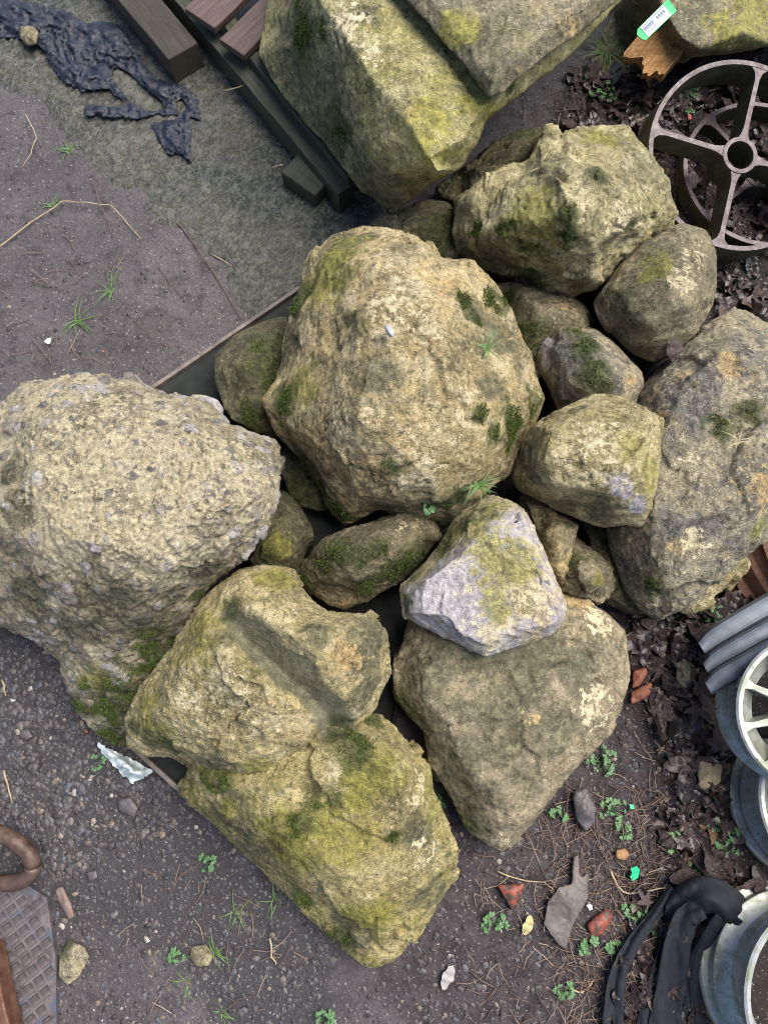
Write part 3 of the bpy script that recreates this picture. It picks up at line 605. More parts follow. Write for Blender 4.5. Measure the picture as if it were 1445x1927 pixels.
rock('boulder', 'long yellow-green algae covered boulder at the bottom of the pile', 'boulder',
     [(330, 1482, .13), (345, 1440, .15), (420, 1400, .2), (600, 1340, .24), (722, 1336, .24), (752, 1370, .23), (790, 1410, .22), (802, 1440, .21), (806, 1488, .19), (850, 1550, .15), (872, 1602, .13), (860, 1652, .11), (792, 1752, .085), (746, 1810, .08), (704, 1826, .08), (640, 1785, .08), (560, 1702, .08), (470, 1610, .08), (400, 1540, .085), (352, 1502, .10)],
     [(420, 1480, .23), (500, 1480, .27), (600, 1440, .31), (700, 1400, .31), (770, 1430, .295), (480, 1560, .22), (560, 1560, .275), (650, 1530, .31), (740, 1510, .30), (790, 1480, .27), (800, 1540, .215), (560, 1640, .20), (640, 1640, .245), (720, 1610, .255), (800, 1620, .20), (660, 1720, .175), (740, 1700, .19), (700, 1780, .13), (420, 1520, .19), (840, 1600, .17)],
     .12, .03, M_GREEN, 'rough', [('moss', 600, 1500, 48, 20, 1.6), ('moss', 570, 1560, 34), ('algae', 560, 1600, 90), ('algae', 700, 1450, 60), ('algae', 640, 1580, 80), ('pale', 700, 1690, 22, -40, 1.8), ('pale', 800, 1610, 28), ('dark', 800, 1570, 50), ('pale', 620, 1450, 18), ('pale', 790, 1480, 30), ('moss', 400, 1460, 50), ('dark', 440, 1510, 40), ('moss', 660, 1400, 50), ('dark', 640, 1370, 40),
      ('ochre', 690, 1580, 36), ('moss', 745, 1585, 20), ('pale', 740, 1450, 22), ('dark', 520, 1600, 40), ('dark', 660, 1740, 60), ('algae', 690, 1740, 60), ('moss', 700, 1350, 30), ('dark', 480, 1620, 70), ('dark', 430, 1550, 60), ('moss', 560, 1690, 44), ('dark', 820, 1680, 60), ('moss', 630, 1770, 40), ('algae', 420, 1520, 26)],
     vox=.0042, sm=4, seed=15, fuzz=1800, cuts=(((480, 1500, .262), (760, 1430, .292), (720, 1640, .238)), ((480, 1560, .225), (700, 1740, .155), (650, 1640, .235))))

# half hidden stones deeper in the pile
rock('boulder', 'dark green stone left of the central boulder on the tray edge', 'boulder',
     [(405, 672), (440, 636), (490, 612), (540, 596), (560, 660), (545, 760), (520, 830), (470, 812), (430, 792), (405, 722)], [(460, 690, .2), (500, 660, .2), (490, 750, .18)], .14, .04, M_MOSSY, 'smooth', [('moss', 500, 640, 50), ('moss', 470, 780, 50), ('moss', 520, 720, 50)], sm=8, seed=16, fuzz=900)
rock('boulder', 'dark mossy stone deep in the gap left of the central boulder', 'boulder',
     [(528, 842), (560, 850), (640, 900), (640, 960), (600, 965), (555, 955), (535, 900)], [(580, 900, .13)], .1, .03, M_MOSSY, 'rough', [('moss', 560, 900, 50)], seed=17)
rock('boulder', 'brown mossy stone between the conglomerate boulder and the grey-green wedge', 'boulder',
     [(460, 1050, .16), (500, 980, .17), (530, 925, .17), (560, 960, .15), (582, 1012, .14), (570, 1070, .13), (600, 1120, .1), (500, 1100, .12)], [(520, 1010, .21), (540, 1040, .19)], .14, .05, M_MOSSY, 'rough', [('algae', 520, 1040, 36), ('moss', 500, 1060, 36)], seed=18)
rock('boulder', 'dark mossy stone between the hewn block and the craggy boulder', 'boulder',
     [(690, 432), (722, 402), (800, 372), (850, 385), (862, 420), (870, 500), (840, 510), (760, 470)], [(760, 420, .2), (820, 420, .2)], .15, .0, M_MOSSY, 'rough', [('moss', 820, 440, 44)], seed=19)
rock('boulder', 'dark green jagged stone behind the crest of the craggy boulder', 'boulder',
     [(815, 360), (870, 320), (930, 270), (985, 242), (1022, 240), (1030, 290), (960, 350), (880, 400)], [(900, 320, .19), (970, 285, .2)], .13, .0, M_MOSSY, 'craggy', [('moss', 990, 250, 30)], seed=20)
rock('boulder', 'small rounded tan stone in the gap under the blocky yellow stone', 'boulder',
     [(1040, 1010), (1080, 1000), (1110, 1030), (1140, 1068), (1146, 1110), (1132, 1138), (1090, 1128), (1050, 1108)], [(1080, 1060, .24), (1115, 1090, .24)], .19, .08, M_BROWN, 'pitted', [('moss', 1080, 1040, 30), ('algae', 1130, 1080, 20)], seed=21)
rock('boulder', 'brown stone squeezed between the lilac topped stone and the blocky yellow stone', 'boulder',
     [(985, 930), (1040, 955), (1090, 985), (1075, 1040), (1060, 1110), (1040, 1090), (1005, 1000)], [(1040, 1000, .28), (1050, 1040, .26)], .22, .08, M_OCHRE, 'rough', [('moss', 1075, 990, 26)], seed=22)
rock('boulder', 'dark grey mossy stone deep in the gap beside the flat grey boulder', 'boulder',
     [(1090, 960), (1160, 960), (1180, 1060), (1230, 1150), (1190, 1158), (1140, 1140), (1110, 1060)], [(1150, 1060, .12)], .1, .0, M_MOSSY, 'rough', [('moss', 1160, 1100, 40)], seed=23)
rock('rock_chip', 'flat lilac rock chip behind the conglomerate boulder', 'rock chip',
     [(360, 742), (385, 744), (410, 752), (422, 770), (415, 790), (370, 780)], [(395, 765, .16)], .14, .05, M_BROK, 'broken', [('lilac', 398, 762, 60)], seed=24, vox=.003, amp=.3)

# hewn building blocks
rock('stone_block', 'big hewn yellow-green building block lying on the pallet', 'stone block',
     [(500, -140, .14), (505, -20, .14), (497, 42, .145), (485, 104, .145), (513, 154, .145), (559, 216, .145), (605, 266, .145), (638, 307, .145), (680, 365, .145), (721, 392, .145), (750, 390, .16), (812, 346, .26), (866, 316, .33), (900, 274, .36), (916, 232, .37), (1000, 160, .37), (1085, 88, .37), (1185, -20, .37), (1240, -120, .36), (800, -140, .4)],
     [(580, -60, .42), (598, 0, .42), (654, 75, .425), (712, 166, .43), (770, 232, .43), (806, 296, .42), (822, 326, .40), (760, 100, .44), (860, 180, .43), (870, 260, .425), (900, 210, .425), (1000, 120, .42), (700, 20, .44), (1100, 10, .42), (730, 330, .30), (700, 300, .32), (640, 200, .30), (560, 80, .28)],
     .3, .13, M_HEWN, 'hewn', [('dark', 690, 20, 34, 30, 2.2), ('pale', 695, 95, 24), ('pale', 640, 40, 44), ('moss', 850, 60, 30), ('moss', 960, 150, 26), ('ochre', 760, 210, 26), ('dark', 600, 170, 130), ('dark', 545, 80, 110), ('moss', 640, 260, 60), ('dark', 690, 330, 80), ('moss', 560, 60, 70), ('algae', 900, 180, 60), ('algae', 820, 240, 70), ('moss', 600, 60, 30), ('dark', 650, 250, 40)],  # dark and moss blobs on the left side also paint in its shade
     vox=.0046, sm=4, seed=25, fuzz=900)
rock('stone_block', 'brown building block stacked on the big hewn block at the top edge', 'stone block',
     [(700, -90, .47), (762, -2, .47), (804, 46, .47), (854, 104, .47), (896, 156, .465), (922, 182, .46), (948, 172, .455), (1010, 120, .455), (1090, 60, .455), (1172, -8, .455), (1220, -90, .455)],
     [(800, -20, .495), (860, 60, .495), (915, 140, .49), (1000, 80, .50), (1100, 0, .50), (950, 0, .505), (930, 155, .48)], .47, .43, M_HEWN2, 'hewn', [('dark', 900, 90, 50), ('ochre', 1080, 40, 30), ('algae', 850, 50, 40), ('dark', 940, 130, 50)], vox=.0046, sm=3, seed=26)
rock('stone_block', 'olive brown block behind the price tagged wood at the top right', 'stone block',
     [(1160, -110, .03), (1150, 20, .02), (1108, 112, .01), (1130, 138, .01), (1165, 146, .01), (1225, 128, .02), (1262, 122, .03), (1302, 108, .14), (1380, 96, .16), (1450, 84, .17), (1560, 60, .17), (1560, -110, .17)],
     [(1225, -60, .21), (1245, 10, .21), (1280, 70, .21), (1310, 92, .2), (1400, 60, .22), (1400, -40, .22)], .1, -.03, M_HEWN2, 'hewn', [('algae', 1380, 60, 60), ('dark', 1305, 50, 14), ('dark', 1170, 60, 70), ('algae', 1420, 20, 60), ('dark', 1160, 110, 50)], sm=4, seed=27)  # dark blobs on the left side paint its grey shade

# ------------------------------------------------------------------ shared small materials
def mat_wood(name, c1, c2, axis_scale, rough=.7, rot=(0, 0, 0)):
    k = NT(name, rough, .35); v = k.stretch(*axis_scale, rot=rot)
    n = k.noise(9, 8, .7, vec=v, dist=.6); f = k.noise(60, 5, .7, 2.0, vec=v)
    c = k.mix(k.ss(n, .33, .67), c1, c2); c = k.mix(k.ma('MULTIPLY', k.ss(f, .55, .7), .6), c, tuple(x * .4 for x in c1))
    k.col(c); k.bump(k.ma('ADD', n, f), .7, .003); return k.m
M_PLANK = mat_wood('dark_wet_timber', (.036, .029, .022), (.070, .056, .042), (1, 14, 14), .55)
M_PLANKG = mat_wood('green_wet_timber', (.032, .036, .024), (.070, .070, .045), (1, 12, 12), .5)
M_DECK = mat_wood('red_brown_board', (.070, .042, .036), (.135, .088, .078), (1, 16, 16), .5)
M_CHUNK = mat_wood('orange_split_wood', (.34, .165, .055), (.52, .30, .13), (1, 16, 16), .6)
M_IRON = simple('rusty_cast_iron', (.082, .058, .058), (.118, .094, .098), 30, .5, .2, .4, 200, .001)
M_IRONS = simple('dark_cast_iron', (.040, .036, .020), (.070, .066, .034), 30, .8, .0, .5, 120, .002)  # darker iron for rim, hub and spoke walls than for their faces
M_RUST = simple('brown_rust', (.10, .040, .024), (.17, .085, .055), 35, .6, .2, .5, 160, .0015)
def mat_alloy():
    k = NT('weathered_alloy', .38, .5); n = k.noise(14, 7, .65); m = k.noise(60, 6, .7, 4)
    c = k.mix(k.ss(n, .45, .62), (.38, .385, .38), (.29, .30, .24)); c = k.mix(k.ma('MULTIPLY', k.ss(m, .50, .64), .75), c, (.22, .225, .14)); c = k.mix(k.ma('MULTIPLY', k.ss(k.noise(9, 9, .72, 9), .50, .60), .7), c, (.17, .175, .12))
    c = k.mix(k.ss(k.noise(90, 3, .6, 7), .68, .72), c, (.03, .03, .03))
    k.col(c); k.metal(.35); k.rough(k.lin(m, .3, .7, .3, .6)); k.bump(m, .25, .001); return k.m
M_ALLOY = mat_alloy()
M_STEEL = simple('grey_sheet_metal', (.075, .088, .110), (.135, .155, .185), 14, .42, .3, .15, 60, .001)
M_TRAYM = simple('dark_wet_steel', (.010, .012, .011), (.018, .021, .020), 12, .8, .0, .3, 60, .002)
M_TRAYLIP = simple('worn_steel_lip', (.11, .09, .08), (.22, .18, .155), 25, .6, .1, .4, 90, .002)
k = NT('black_polythene', .34, .55); v = k.stretch(1, 5, 1, (0, 0, R(40))); n = k.noise(30, 6, .7, vec=v, dist=1.2); k.col(k.mix(k.ss(n, .35, .65), (.006, .008, .017), (.016, .021, .040))); k.col(k.mix(k.ma('MULTIPLY', k.ss(k.noise(40, 6, .7, 4), .60, .68), .5), k.mix(k.ss(n, .35, .65), (.006, .008, .017), (.016, .021, .040)), (.07, .06, .055))); k.bump(n, .5, .008); M_PLASTIC = k.m
k = NT('black_cloth', .8, .25); n = k.noise(25, 8, .7); k.col(k.mix(k.ma('MULTIPLY', k.ss(n, .56, .70), .7), k.mix(k.noise(60, 4, .6, 3), (.010, .012, .016), (.026, .029, .036)), (.085, .068, .058))); k.bump(k.ma('ADD', k.noise(700, 2, .5), n), .4, .002); M_CLOTH = k.m
M_SLATE = simple('dark_slate', (.065, .058, .060), (.115, .10, .105), 25, .45, 0, .6, 60, .004)
M_BRICK = simple('terracotta', (.19, .062, .038), (.30, .115, .07), 60, .65, 0, .6, 90, .003)
M_DARKBR = simple('stained_terracotta', (.26, .06, .035), (.07, .045, .035), 60, .5, 0, .5, 90, .002, lo=.45, hi=.58)
M_BUFF = simple('buff_stone', (.24, .19, .115), (.36, .29, .18), 45, .7, 0, .9, 90, .005)
M_SLATE2 = simple('silver_stone', (.30, .30, .31), (.44, .44, .44), 90, .5, 0, .6, 90, .003)
M_SLATEBR = simple('brown_slate', (.085, .068, .062), (.14, .115, .10), 18, .5, 0, .6, 40, .004)

# ------------------------------------------------------------------ steel tray under the pile
tray = empty('steel_tray', P(300, 1100, 0))
tag(tray, 'dark shallow steel tray carrying the boulder pile', 'tray')
TZ = .040
TQ = [P(120, 850, TZ), P(600, 523, TZ), P(770, 1150, TZ), P(668, 1776, TZ), P(185, 1335, TZ)]
TQ = [q - tray.location for q in TQ]
mb = MB(); mb.prism([(q.x, q.y) for q in TQ], TZ - .018, TZ - .008); mb.build('tray_floor', M_TRAYM, tray)
for k, mt in ((0, M_TRAYLIP), (1, M_TRAYM), (2, M_TRAYM), (3, M_TRAYLIP), (4, M_TRAYM)):
    a, b = TQ[k], TQ[(k + 1) % 5]; d = b - a; c = (a + b) / 2; nrm = Vector((-d.y, d.x, 0)).normalized() * (.0085 if k % 2 else .006)
    c = c + nrm if (c + nrm).length > c.length else c - nrm
    mb = MB(); mb.box((c.x, c.y, TZ / 2 + .002), (d.length / 2 - (.004 if k % 2 else -.004), .005, TZ / 2 + .004), Euler((0, 0, math.atan2(d.y, d.x))))
    mb.build('tray_side', mt, tray, bevel=.002)

# ------------------------------------------------------------------ pallet, planks and the foot block
def board(name, a, b, wd, th, mat, parent=None, bevel=.003):
    """a timber from a to b (points on its top centre line), width wd, thickness th"""
    a, b = Vector(a), Vector(b); d = b - a; L = d.length; n = 12
    mbb = MB(); yaw = math.atan2(d.y, d.x); pit = -math.asin(d.z / L)
    vs = []; fs = []
    for k in range(n + 1):
        for sy, sz in ((-1, 0), (1, 0), (1, -1), (-1, -1)):
            j = .0012
            vs.append((L * (k / n - .5), sy * wd / 2 + random.uniform(-j, j), sz * th + random.uniform(-j, j)))
    for k in range(n):
        for j in range(4):
            fs.append((k * 4 + j, (k + 1) * 4 + j, (k + 1) * 4 + (j + 1) % 4, k * 4 + (j + 1) % 4))
    fs += [(0, 1, 2, 3), (n * 4 + 3, n * 4 + 2, n * 4 + 1, n * 4)]
    mbb.add(vs, fs)
    return mbb.build(name, mat, parent, loc=(a + b) / 2, rot=(0, pit, yaw), bevel=bevel)
pal = empty('pallet', P(520, 200, 0)); tag(pal, 'dark wooden pallet under the hewn blocks', 'pallet')
def pboard(*a, **k):
    o = board(*a, parent=pal, **k); o.location = Vector(o.location) - pal.location; return o
pboard('bearer', P(300, -60, .085), P(652, 356, .085), .05, .075, M_PLANKG)
pboard('bearer', P(350, -62, .112), P(668, 330, .112), .042, .024, M_PLANKG)
pd = (P(560, 60, .13) - P(470, 150, .13)).normalized()
for (x, y, ww) in ((392, 18, .105), (452, 72, .085), (503, 136, .095), (560, 210, .09), (620, 285, .09)):
    p0 = P(x, y, .134); pboard('deck_board', p0 - pd * (.035 if x < 480 else -.10), p0 + pd * .42, ww, .02, M_DECK if x < 480 else M_PLANK)
pboard('foot_block', P(560, 345, .06), P(650, 250, .06), .115, .055, M_PLANKG, bevel=.006)
tag(board('timber_plank', P(190, -90, .09), P(345, 96, .09), .095, .085, M_PLANK, bevel=.004), 'thick dark timber plank at the top left beside the pallet', 'timber')

# ------------------------------------------------------------------ black plastic sheeting
def sheet(name, label, cat, outlines, holes, mat, hgt, z0, seed, step=7, cr=30):
    """crumpled film: the outline laid on the ground, filled with fine folds"""
    mbb = MB()
    for poly in outlines:
        xs = [p[0] for p in poly]; ys = [p[1] for p in poly]; n = len(poly)
        gx, gy = np.meshgrid(np.arange(min(xs), max(xs), step), np.arange(min(ys), max(ys), step))
        gx = gx.ravel() + RNG.uniform(-2, 2, gx.size); gy = gy.ravel() + RNG.uniform(-2, 2, gy.size)
        sdv = poly_sd(gx, gy, poly)
        for hq in holes: sdv = np.minimum(sdv, -poly_sd(gx, gy, hq))
        ok = sdv > 2.5
        pts = list(poly)
        # finer outline
        pts = []
        for i in range(n):
            a, b = poly[i], poly[(i + 1) % n]; k = max(1, int(math.hypot(b[0] - a[0], b[1] - a[1]) / step))
            for j in range(k): pts.append((a[0] + (b[0] - a[0]) * j / k + random.uniform(-2.5, 2.5), a[1] + (b[1] - a[1]) * j / k + random.uniform(-2.5, 2.5)))
        no = len(pts); allp = pts + list(zip(gx[ok].tolist(), gy[ok].tolist()))
        tri, _ = triangulate_px(no, allp)
        if holes:
            keep = []
            for t in tri:
                mx = sum(allp[i][0] for i in t) / 3; my = sum(allp[i][1] for i in t) / 3
                if not any(pip(mx, my, hq) for hq in holes): keep.append(t)
            tri = keep
        q = np.array([P(x, y, 0) for x, y in allp]); 
        base = ground_h(q[:, 0], q[:, 1]) + z0
        pp = np.stack([q[:, 0], q[:, 1], q[:, 0] * 0 + seed], 1)
        wv = np.stack([fbm(pp * 9, 2, 3), fbm(pp * 9, 2, 4), 0 * q[:, 0]], 1) * .05
        q2 = pp + wv; qu = q2[:, 0] * .76 - q2[:, 1] * .65; qv = q2[:, 0] * .65 + q2[:, 1] * .76; z_ = np.full(len(qu), seed * 1.7); fold = .7 * (1 - np.minimum(1, 2.6 * np.abs(gnoise(np.stack([qu * cr * .42, qv * cr * 1.5, z_], 1), seed)))) + .35 * (1 - np.minimum(1, 2.4 * np.abs(gnoise(np.stack([qu * cr * 1.0, qv * cr * 2.4, z_ + 5], 1), seed + 9)))) + .25 * fbm(q2 * cr * .5, 2, seed + 4)
        edge = sst(0, 14, np.concatenate([np.zeros(no), sdv[ok]]))
        z = base + hgt * (.12 + fold * (.35 + .65 * edge)) + hgt * .5 * edge * sst(-.2, .5, fbm(pp * 5, 2, seed + 3))
        mbb.add([P(allp[i][0], allp[i][1], z[i]) for i in range(len(allp))], tri)
    o = mbb.build(name, mat, smooth=True); 
    tag(o, label, cat); return o
sheet('plastic_sheet', 'torn crumpled black plastic sheeting on the concrete at the top left', 'plastic sheet',
      [[(-80, -20), (-40, 0), (0, -5), (60, 5), (120, 18), (165, 45), (190, 38), (232, 48), (262, 90), (272, 122), (300, 148), (345, 158), (372, 185), (380, 225), (370, 222), (358, 215), (360, 250), (362, 308), (345, 290), (318, 290), (298, 262), (285, 232), (300, 226), (330, 224), (345, 215), (300, 215), (262, 222), (205, 218), (158, 216), (160, 198), (230, 200), (242, 192), (216, 180), (205, 165), (160, 172), (120, 152), (95, 118), (80, 88), (30, 70), (-80, 68)]],
      [[(208, 135), (232, 128), (262, 160), (300, 190), (318, 202), (280, 205), (245, 188), (225, 158)], [(336, 190), (348, 188), (346, 212), (336, 214)]], M_PLASTIC, .015, .014, 3, step=3.6, cr=34)
# white bag crushed under the conglomerate boulder
M_BAG = simple('white_polythene', (.48, .55, .56), (.62, .68, .68), 20, .35, 0, .3, 60, .002)
sheet('plastic_bag', 'white plastic bag crushed under the conglomerate boulder', 'bag', [[(184, 1398), (198, 1424), (226, 1452), (250, 1474), (270, 1466), (290, 1452), (268, 1440), (212, 1410)]], [], M_BAG, .040, .004, 8, step=4, cr=60)

# ------------------------------------------------------------------ wheels
def wheel_place(o, px, py, z, tilt):
    o.location = P(px, py, z); o.rotation_euler = tilt
def iron_wheel(label, px, py, z, rad, depth, rot, ns=4, a0=0, hub=.034):
    t = empty('iron_flywheel', (0, 0, 0)); wheel_place(t, px, py, z, rot); tag(t, label, 'wheel', 'cast iron wheels by the right edge')
    mb = MB(); mb.lathe([(rad, -depth), (rad, -.003), (rad - .011, -.003), (rad - .012, -depth)], 96); rim = mb.build('rim', M_IRONS, t, smooth=False)
    mb = MB(); mb.lathe([(rad + .0004, -.006), (rad, 0), (rad - .011, 0), (rad - .0115, -.006)], 96); mb.build('rim_face', M_IRON, rim)
    mb = MB(); mb.lathe([(hub + .010, -depth * .9), (hub + .010, -.003), (hub, -.003), (hub - .001, -depth * .9)], 40); hb = mb.build('hub', M_IRONS, t)
    mb = MB(); mb.lathe([(hub + .0105, -.005), (hub + .010, .001), (hub, .001), (hub - .0005, -.005)], 40); mb.build('hub_face', M_IRON, hb)
    for k in range(ns):
        a = a0 + 2 * math.pi * k / ns
        ri = hub + .008; ro = rad - .0105; wv = .0062
        prof = [(ri, .014), (ri + .012, .009), (ri + .028, wv), (ro - .03, wv * .9), (ro - .012, .010), (ro - .003, .019), (ro, .026)]
        def outl(g):
            pl = [(x, -y - g) for x, y in prof] + [(x, y + g) for x, y in prof[::-1]]
            return [(x * math.cos(a) - y * math.sin(a), x * math.sin(a) + y * math.cos(a)) for x, y in pl]
        mb = MB(); mb.prism(outl(-.0006), -depth * .8, -.004); sp_ = mb.build('spoke', M_IRONS, t)
        mb = MB(); mb.prism(outl(0), -.0062, -.0012); mb.build('spoke_face', M_IRON, sp_)
    return t
iron_wheel('rusty four spoked cast iron wheel lying uppermost at the top right', 1392, 292, .165, .232, .085, (R(14), R(6), 0), 4, R(78))
iron_wheel('second cast iron wheel half buried in leaves under the four spoked wheel', 1432, 325, .062, .205, .05, (R(4), R(3), 0), 4, R(40))
iron_wheel('third cast iron wheel at the right frame edge touching the four spoked wheel', 1560, 300, .15, .12, .08, (R(10), R(4), 0), 4, R(180))
def lathe_wheel(name, label, px, py, z, prof, mat, rot, seg=96):
    t = empty(name, (0, 0, 0)); wheel_place(t, px, py, z, rot); tag(t, label, 'wheel')
    mb = MB(); mb.lathe(prof, seg); mb.build('rim', mat, t, smooth=False, bevel=.0015); return t
def barrel(r, h, wall=.008):
    o = [(r, 0), (r + .004, .004), (r + .002, .011), (r - .012, .016), (r - .014, .030), (r - .008, .032), (r - .008, .036), (r - .018, .038), (r - .034, h * .36), (r - .036, h * .58), (r - .022, h * .70), (r - .014, h * .72), (r - .014, h * .75), (r - .022, h * .77), (r - .014, h - .016), (r - .002, h - .011), (r, h - .003), (r - .004, h)]
    i = [(r - .012, h - .001), (r - .016, h - .014), (r - .03, h * .72), (r - .046, h * .58), (r - .044, h * .36), (r - .03, .03), (r - .018, .012), (r - .01, 0)]
    return o + i
lathe_wheel('rusty_drum', 'ribbed rusty brown wheel half hidden below the flat grey boulder', 1545, 985, .0, [(.275, 0), (.28, .012), (.262, .02), (.25, .05), (.238, .055), (.226, .075), (.23, .085), (.214, .09), (.19, .07), (.18, .03), (.17, .0)], M_RUST, (R(8), R(10), 0))
def alloy(label, px, py, z, r, h, rot, spokes=0, a0=0):
    t = empty('alloy_wheel', (0, 0, 0)); wheel_place(t, px, py, z, rot); tag(t, label, 'wheel')
    mb = MB(); mb.lathe(barrel(r, h), 96); o = mb.build('rim', M_ALLOY, t, smooth=True)
    b = o.modifiers.new('split', 'EDGE_SPLIT'); b.split_angle = R(40)
    if spokes:
        mb = MB(); mb.lathe([(.062, h - .03), (.062, h - .008), (.052, h - .003), (.032, h - .006), (.026, h - .015), (.014, h - .02), (.013, h - .045), (.06, h - .05)], 48); mb.build('hub', M_ALLOY, t, smooth=True)
        for k in range(spokes):
            a = a0 + 2 * math.pi * k / spokes
            poly = [(.055, -.009), (r - .03, -.006), (r - .0125, -.012), (r - .0125, .012), (r - .03, .006), (.055, .009)]
            poly = [(x * math.cos(a) - y * math.sin(a), x * math.sin(a) + y * math.cos(a)) for x, y in poly]
            mb = MB(); mb.prism(poly, h - .05, h - .009); mb.build('spoke', M_ALLOY, t, bevel=.002)
    return t
alloy('pale spoked alloy wheel lying on top of the stack at the right edge', 1486, 1330, .135, .148, .10, (R(6), R(-3), 0), 10, R(12))
alloy('green stained bare wheel rim under the spoked alloy wheel', 1502, 1508, .0, .155, .12, (R(-4), R(4), 0))
alloy('white alloy wheel rim lying beside the black cloth in the bottom right corner', 1462, 1826, .01, .17, .15, (R(2), R(8), 0))

# ------------------------------------------------------------------ grey sheet metal troughs leaning over the wheels
def trough(label, a, b, c, d, zl, zr, th=.004):
    """one slightly bowed band; a,b top edge left/right, c,d bottom edge left/right (pixels)"""
    n, m = 18, 7; vs = []; fs = []
    for i in range(n + 1):
        t = i / n
        for j in range(m + 1):
            s = j / m
            x = (a[0] * (1 - t) + b[0] * t) * (1 - s) + (c[0] * (1 - t) + d[0] * t) * s
            y = (a[1] * (1 - t) + b[1] * t) * (1 - s) + (c[1] * (1 - t) + d[1] * t) * s
            cut = .06 * max(0, 1 - t * 9) ** 2
            y += -9 * math.sin(math.pi * min(1, t * .75)) + 12 * max(0, 1 - t * 9) ** 2 * (1 - s)
            z = zl * (1 - t) + zr * t + .003 * math.sin(math.pi * s) - .010 * (s < .01) - .010 * (s > .99)
            vs.append(P(x, y, z))
    for i in range(n):
        for j in range(m): q = i * (m + 1) + j; fs.append((q, q + m + 1, q + m + 2, q + 1))
    mb = MB(); mb.add(vs, fs); o = mb.build('metal_trough', M_STEEL, smooth=False)
    s = o.modifiers.new('thick', 'SOLIDIFY'); s.thickness = .004; s.offset = 0
    return tag(o, label, 'trough', 'stacked grey metal troughs')
trough('topmost grey metal band of the stack of three at the right edge', (1312, 1196), (1560, 1062), (1326, 1231), (1560, 1112), .13, .19)
trough('middle grey metal band of the stack of three at the right edge', (1322, 1236), (1560, 1116), (1331, 1268), (1560, 1152), .15, .21)
trough('lowest grey metal band of the stack of three, above the spoked wheel', (1325, 1272), (1560, 1158), (1338, 1306), (1560, 1206), .17, .24)

# ------------------------------------------------------------------ price tagged wood chunk
wc = P(1240, 84, .15)
def chunk():
    u = (P(1262, 38, .12) - P(1190, 112, .12)); L = u.length; u.normalize(); v = Vector((-u.y, u.x, 0))
    n = 26; vs = []; fs = []; wd = .058
    for j in range(n + 1):
        s_ = (j / n - .5) * 2
        jag = .012 * math.sin(j * .42 + 1) + .004 * math.sin(j * 1.7) + random.uniform(-.004, .004)
        for (t, th) in ((-L / 2 + .02 + jag, 0), (-L / 2 + .035 + jag * .4, 0), (-L / 4, 0), (L / 4, 0), (L / 2, 0), (L / 2, -.05), (-L / 4, -.05), (-L / 2 + .03 + jag, -.042)):
            rz = .002 * math.sin(j * 1.9) + random.uniform(-.001, .001)
            vs.append(u * t + v * (s_ * wd) + Vector((0, 0, th + (rz if th == 0 else 0))))
    m = 8
    for j in range(n):
        for i in range(m): fs.append((j * m + i, j * m + (i + 1) % m, (j + 1) * m + (i + 1) % m, (j + 1) * m + i))
    fs += [tuple(range(m))[::-1], tuple(n * m + i for i in range(m))]
    mb = MB(); mb.add(vs, fs)
    k = mat_wood('orange_split_wood_grain', (.34, .165, .055), (.52, .30, .13), (2.2, 13, 13), .6, rot=(0, 0, -math.atan2(u.y, u.x)))
    o = mb.build('wood_chunk', k, loc=wc, rot=(R(16), R(-6), 0)); return tag(o, 'orange split wood chunk below the green price tag', 'wood'), u, v
_, wu, wv = chunk()
tg = empty('price_tag', P(1233, 40, .225), (R(16), R(-6), 0)); tag(tg, 'green edged price tag stuck to the end of the orange wood chunk', 'tag')
M_TAGG = simple('green_card', (.02, .50, .14), (.03, .58, .18), 30, .45, 0, .05)
M_TAGW = simple('white_label', (.55, .62, .70), (.62, .68, .76), 30, .4, 0, .05)
M_INK = simple('grey_ink', (.16, .18, .26), (.22, .24, .32), 90, .6, 0, .05)
tu = (P(1258, 22, .125) - P(1210, 60, .125)).normalized(); tv = Vector((-tu.y, tu.x, 0)); ta = math.atan2(tu.y, tu.x)
mb = MB(); mb.prism([(tu * a + tv * b).to_2d()[:] for a, b in ((-.052, -.008), (-.046, -.016), (.052, -.018), (.056, .018), (-.042, .018), (-.052, .010))], -.003, 0); mb.build('tag_back', M_TAGG, tg)
mb = MB(); mb.prism([(tu * a + tv * b).to_2d()[:] for a, b in ((-.038, -.0155), (.036, -.0165), (.038, .0165), (-.036, .0165))], .0004, .0012); mb.build('tag_label', M_TAGW, tg)
for (a0, a1, b0, b1) in ((-.034, .034, .0115, .0135), (-.034, -.004, .004, .0085), (-.034, -.004, -.0005, .003), (-.034, -.002, -.006, -.0045), (-.034, .004, -.0105, -.009), (.006, .011, -.001, .008), (.013, .018, -.001, .008), (.020, .024, -.001, .008), (.026, .031, -.001, .008)):
    mb = MB(); mb.prism([(tu * a + tv * b).to_2d()[:] for a, b in ((a0, b0), (a1, b0), (a1, b1), (a0, b1))], .0013, .0016); mb.build('print_line', M_INK, tg)

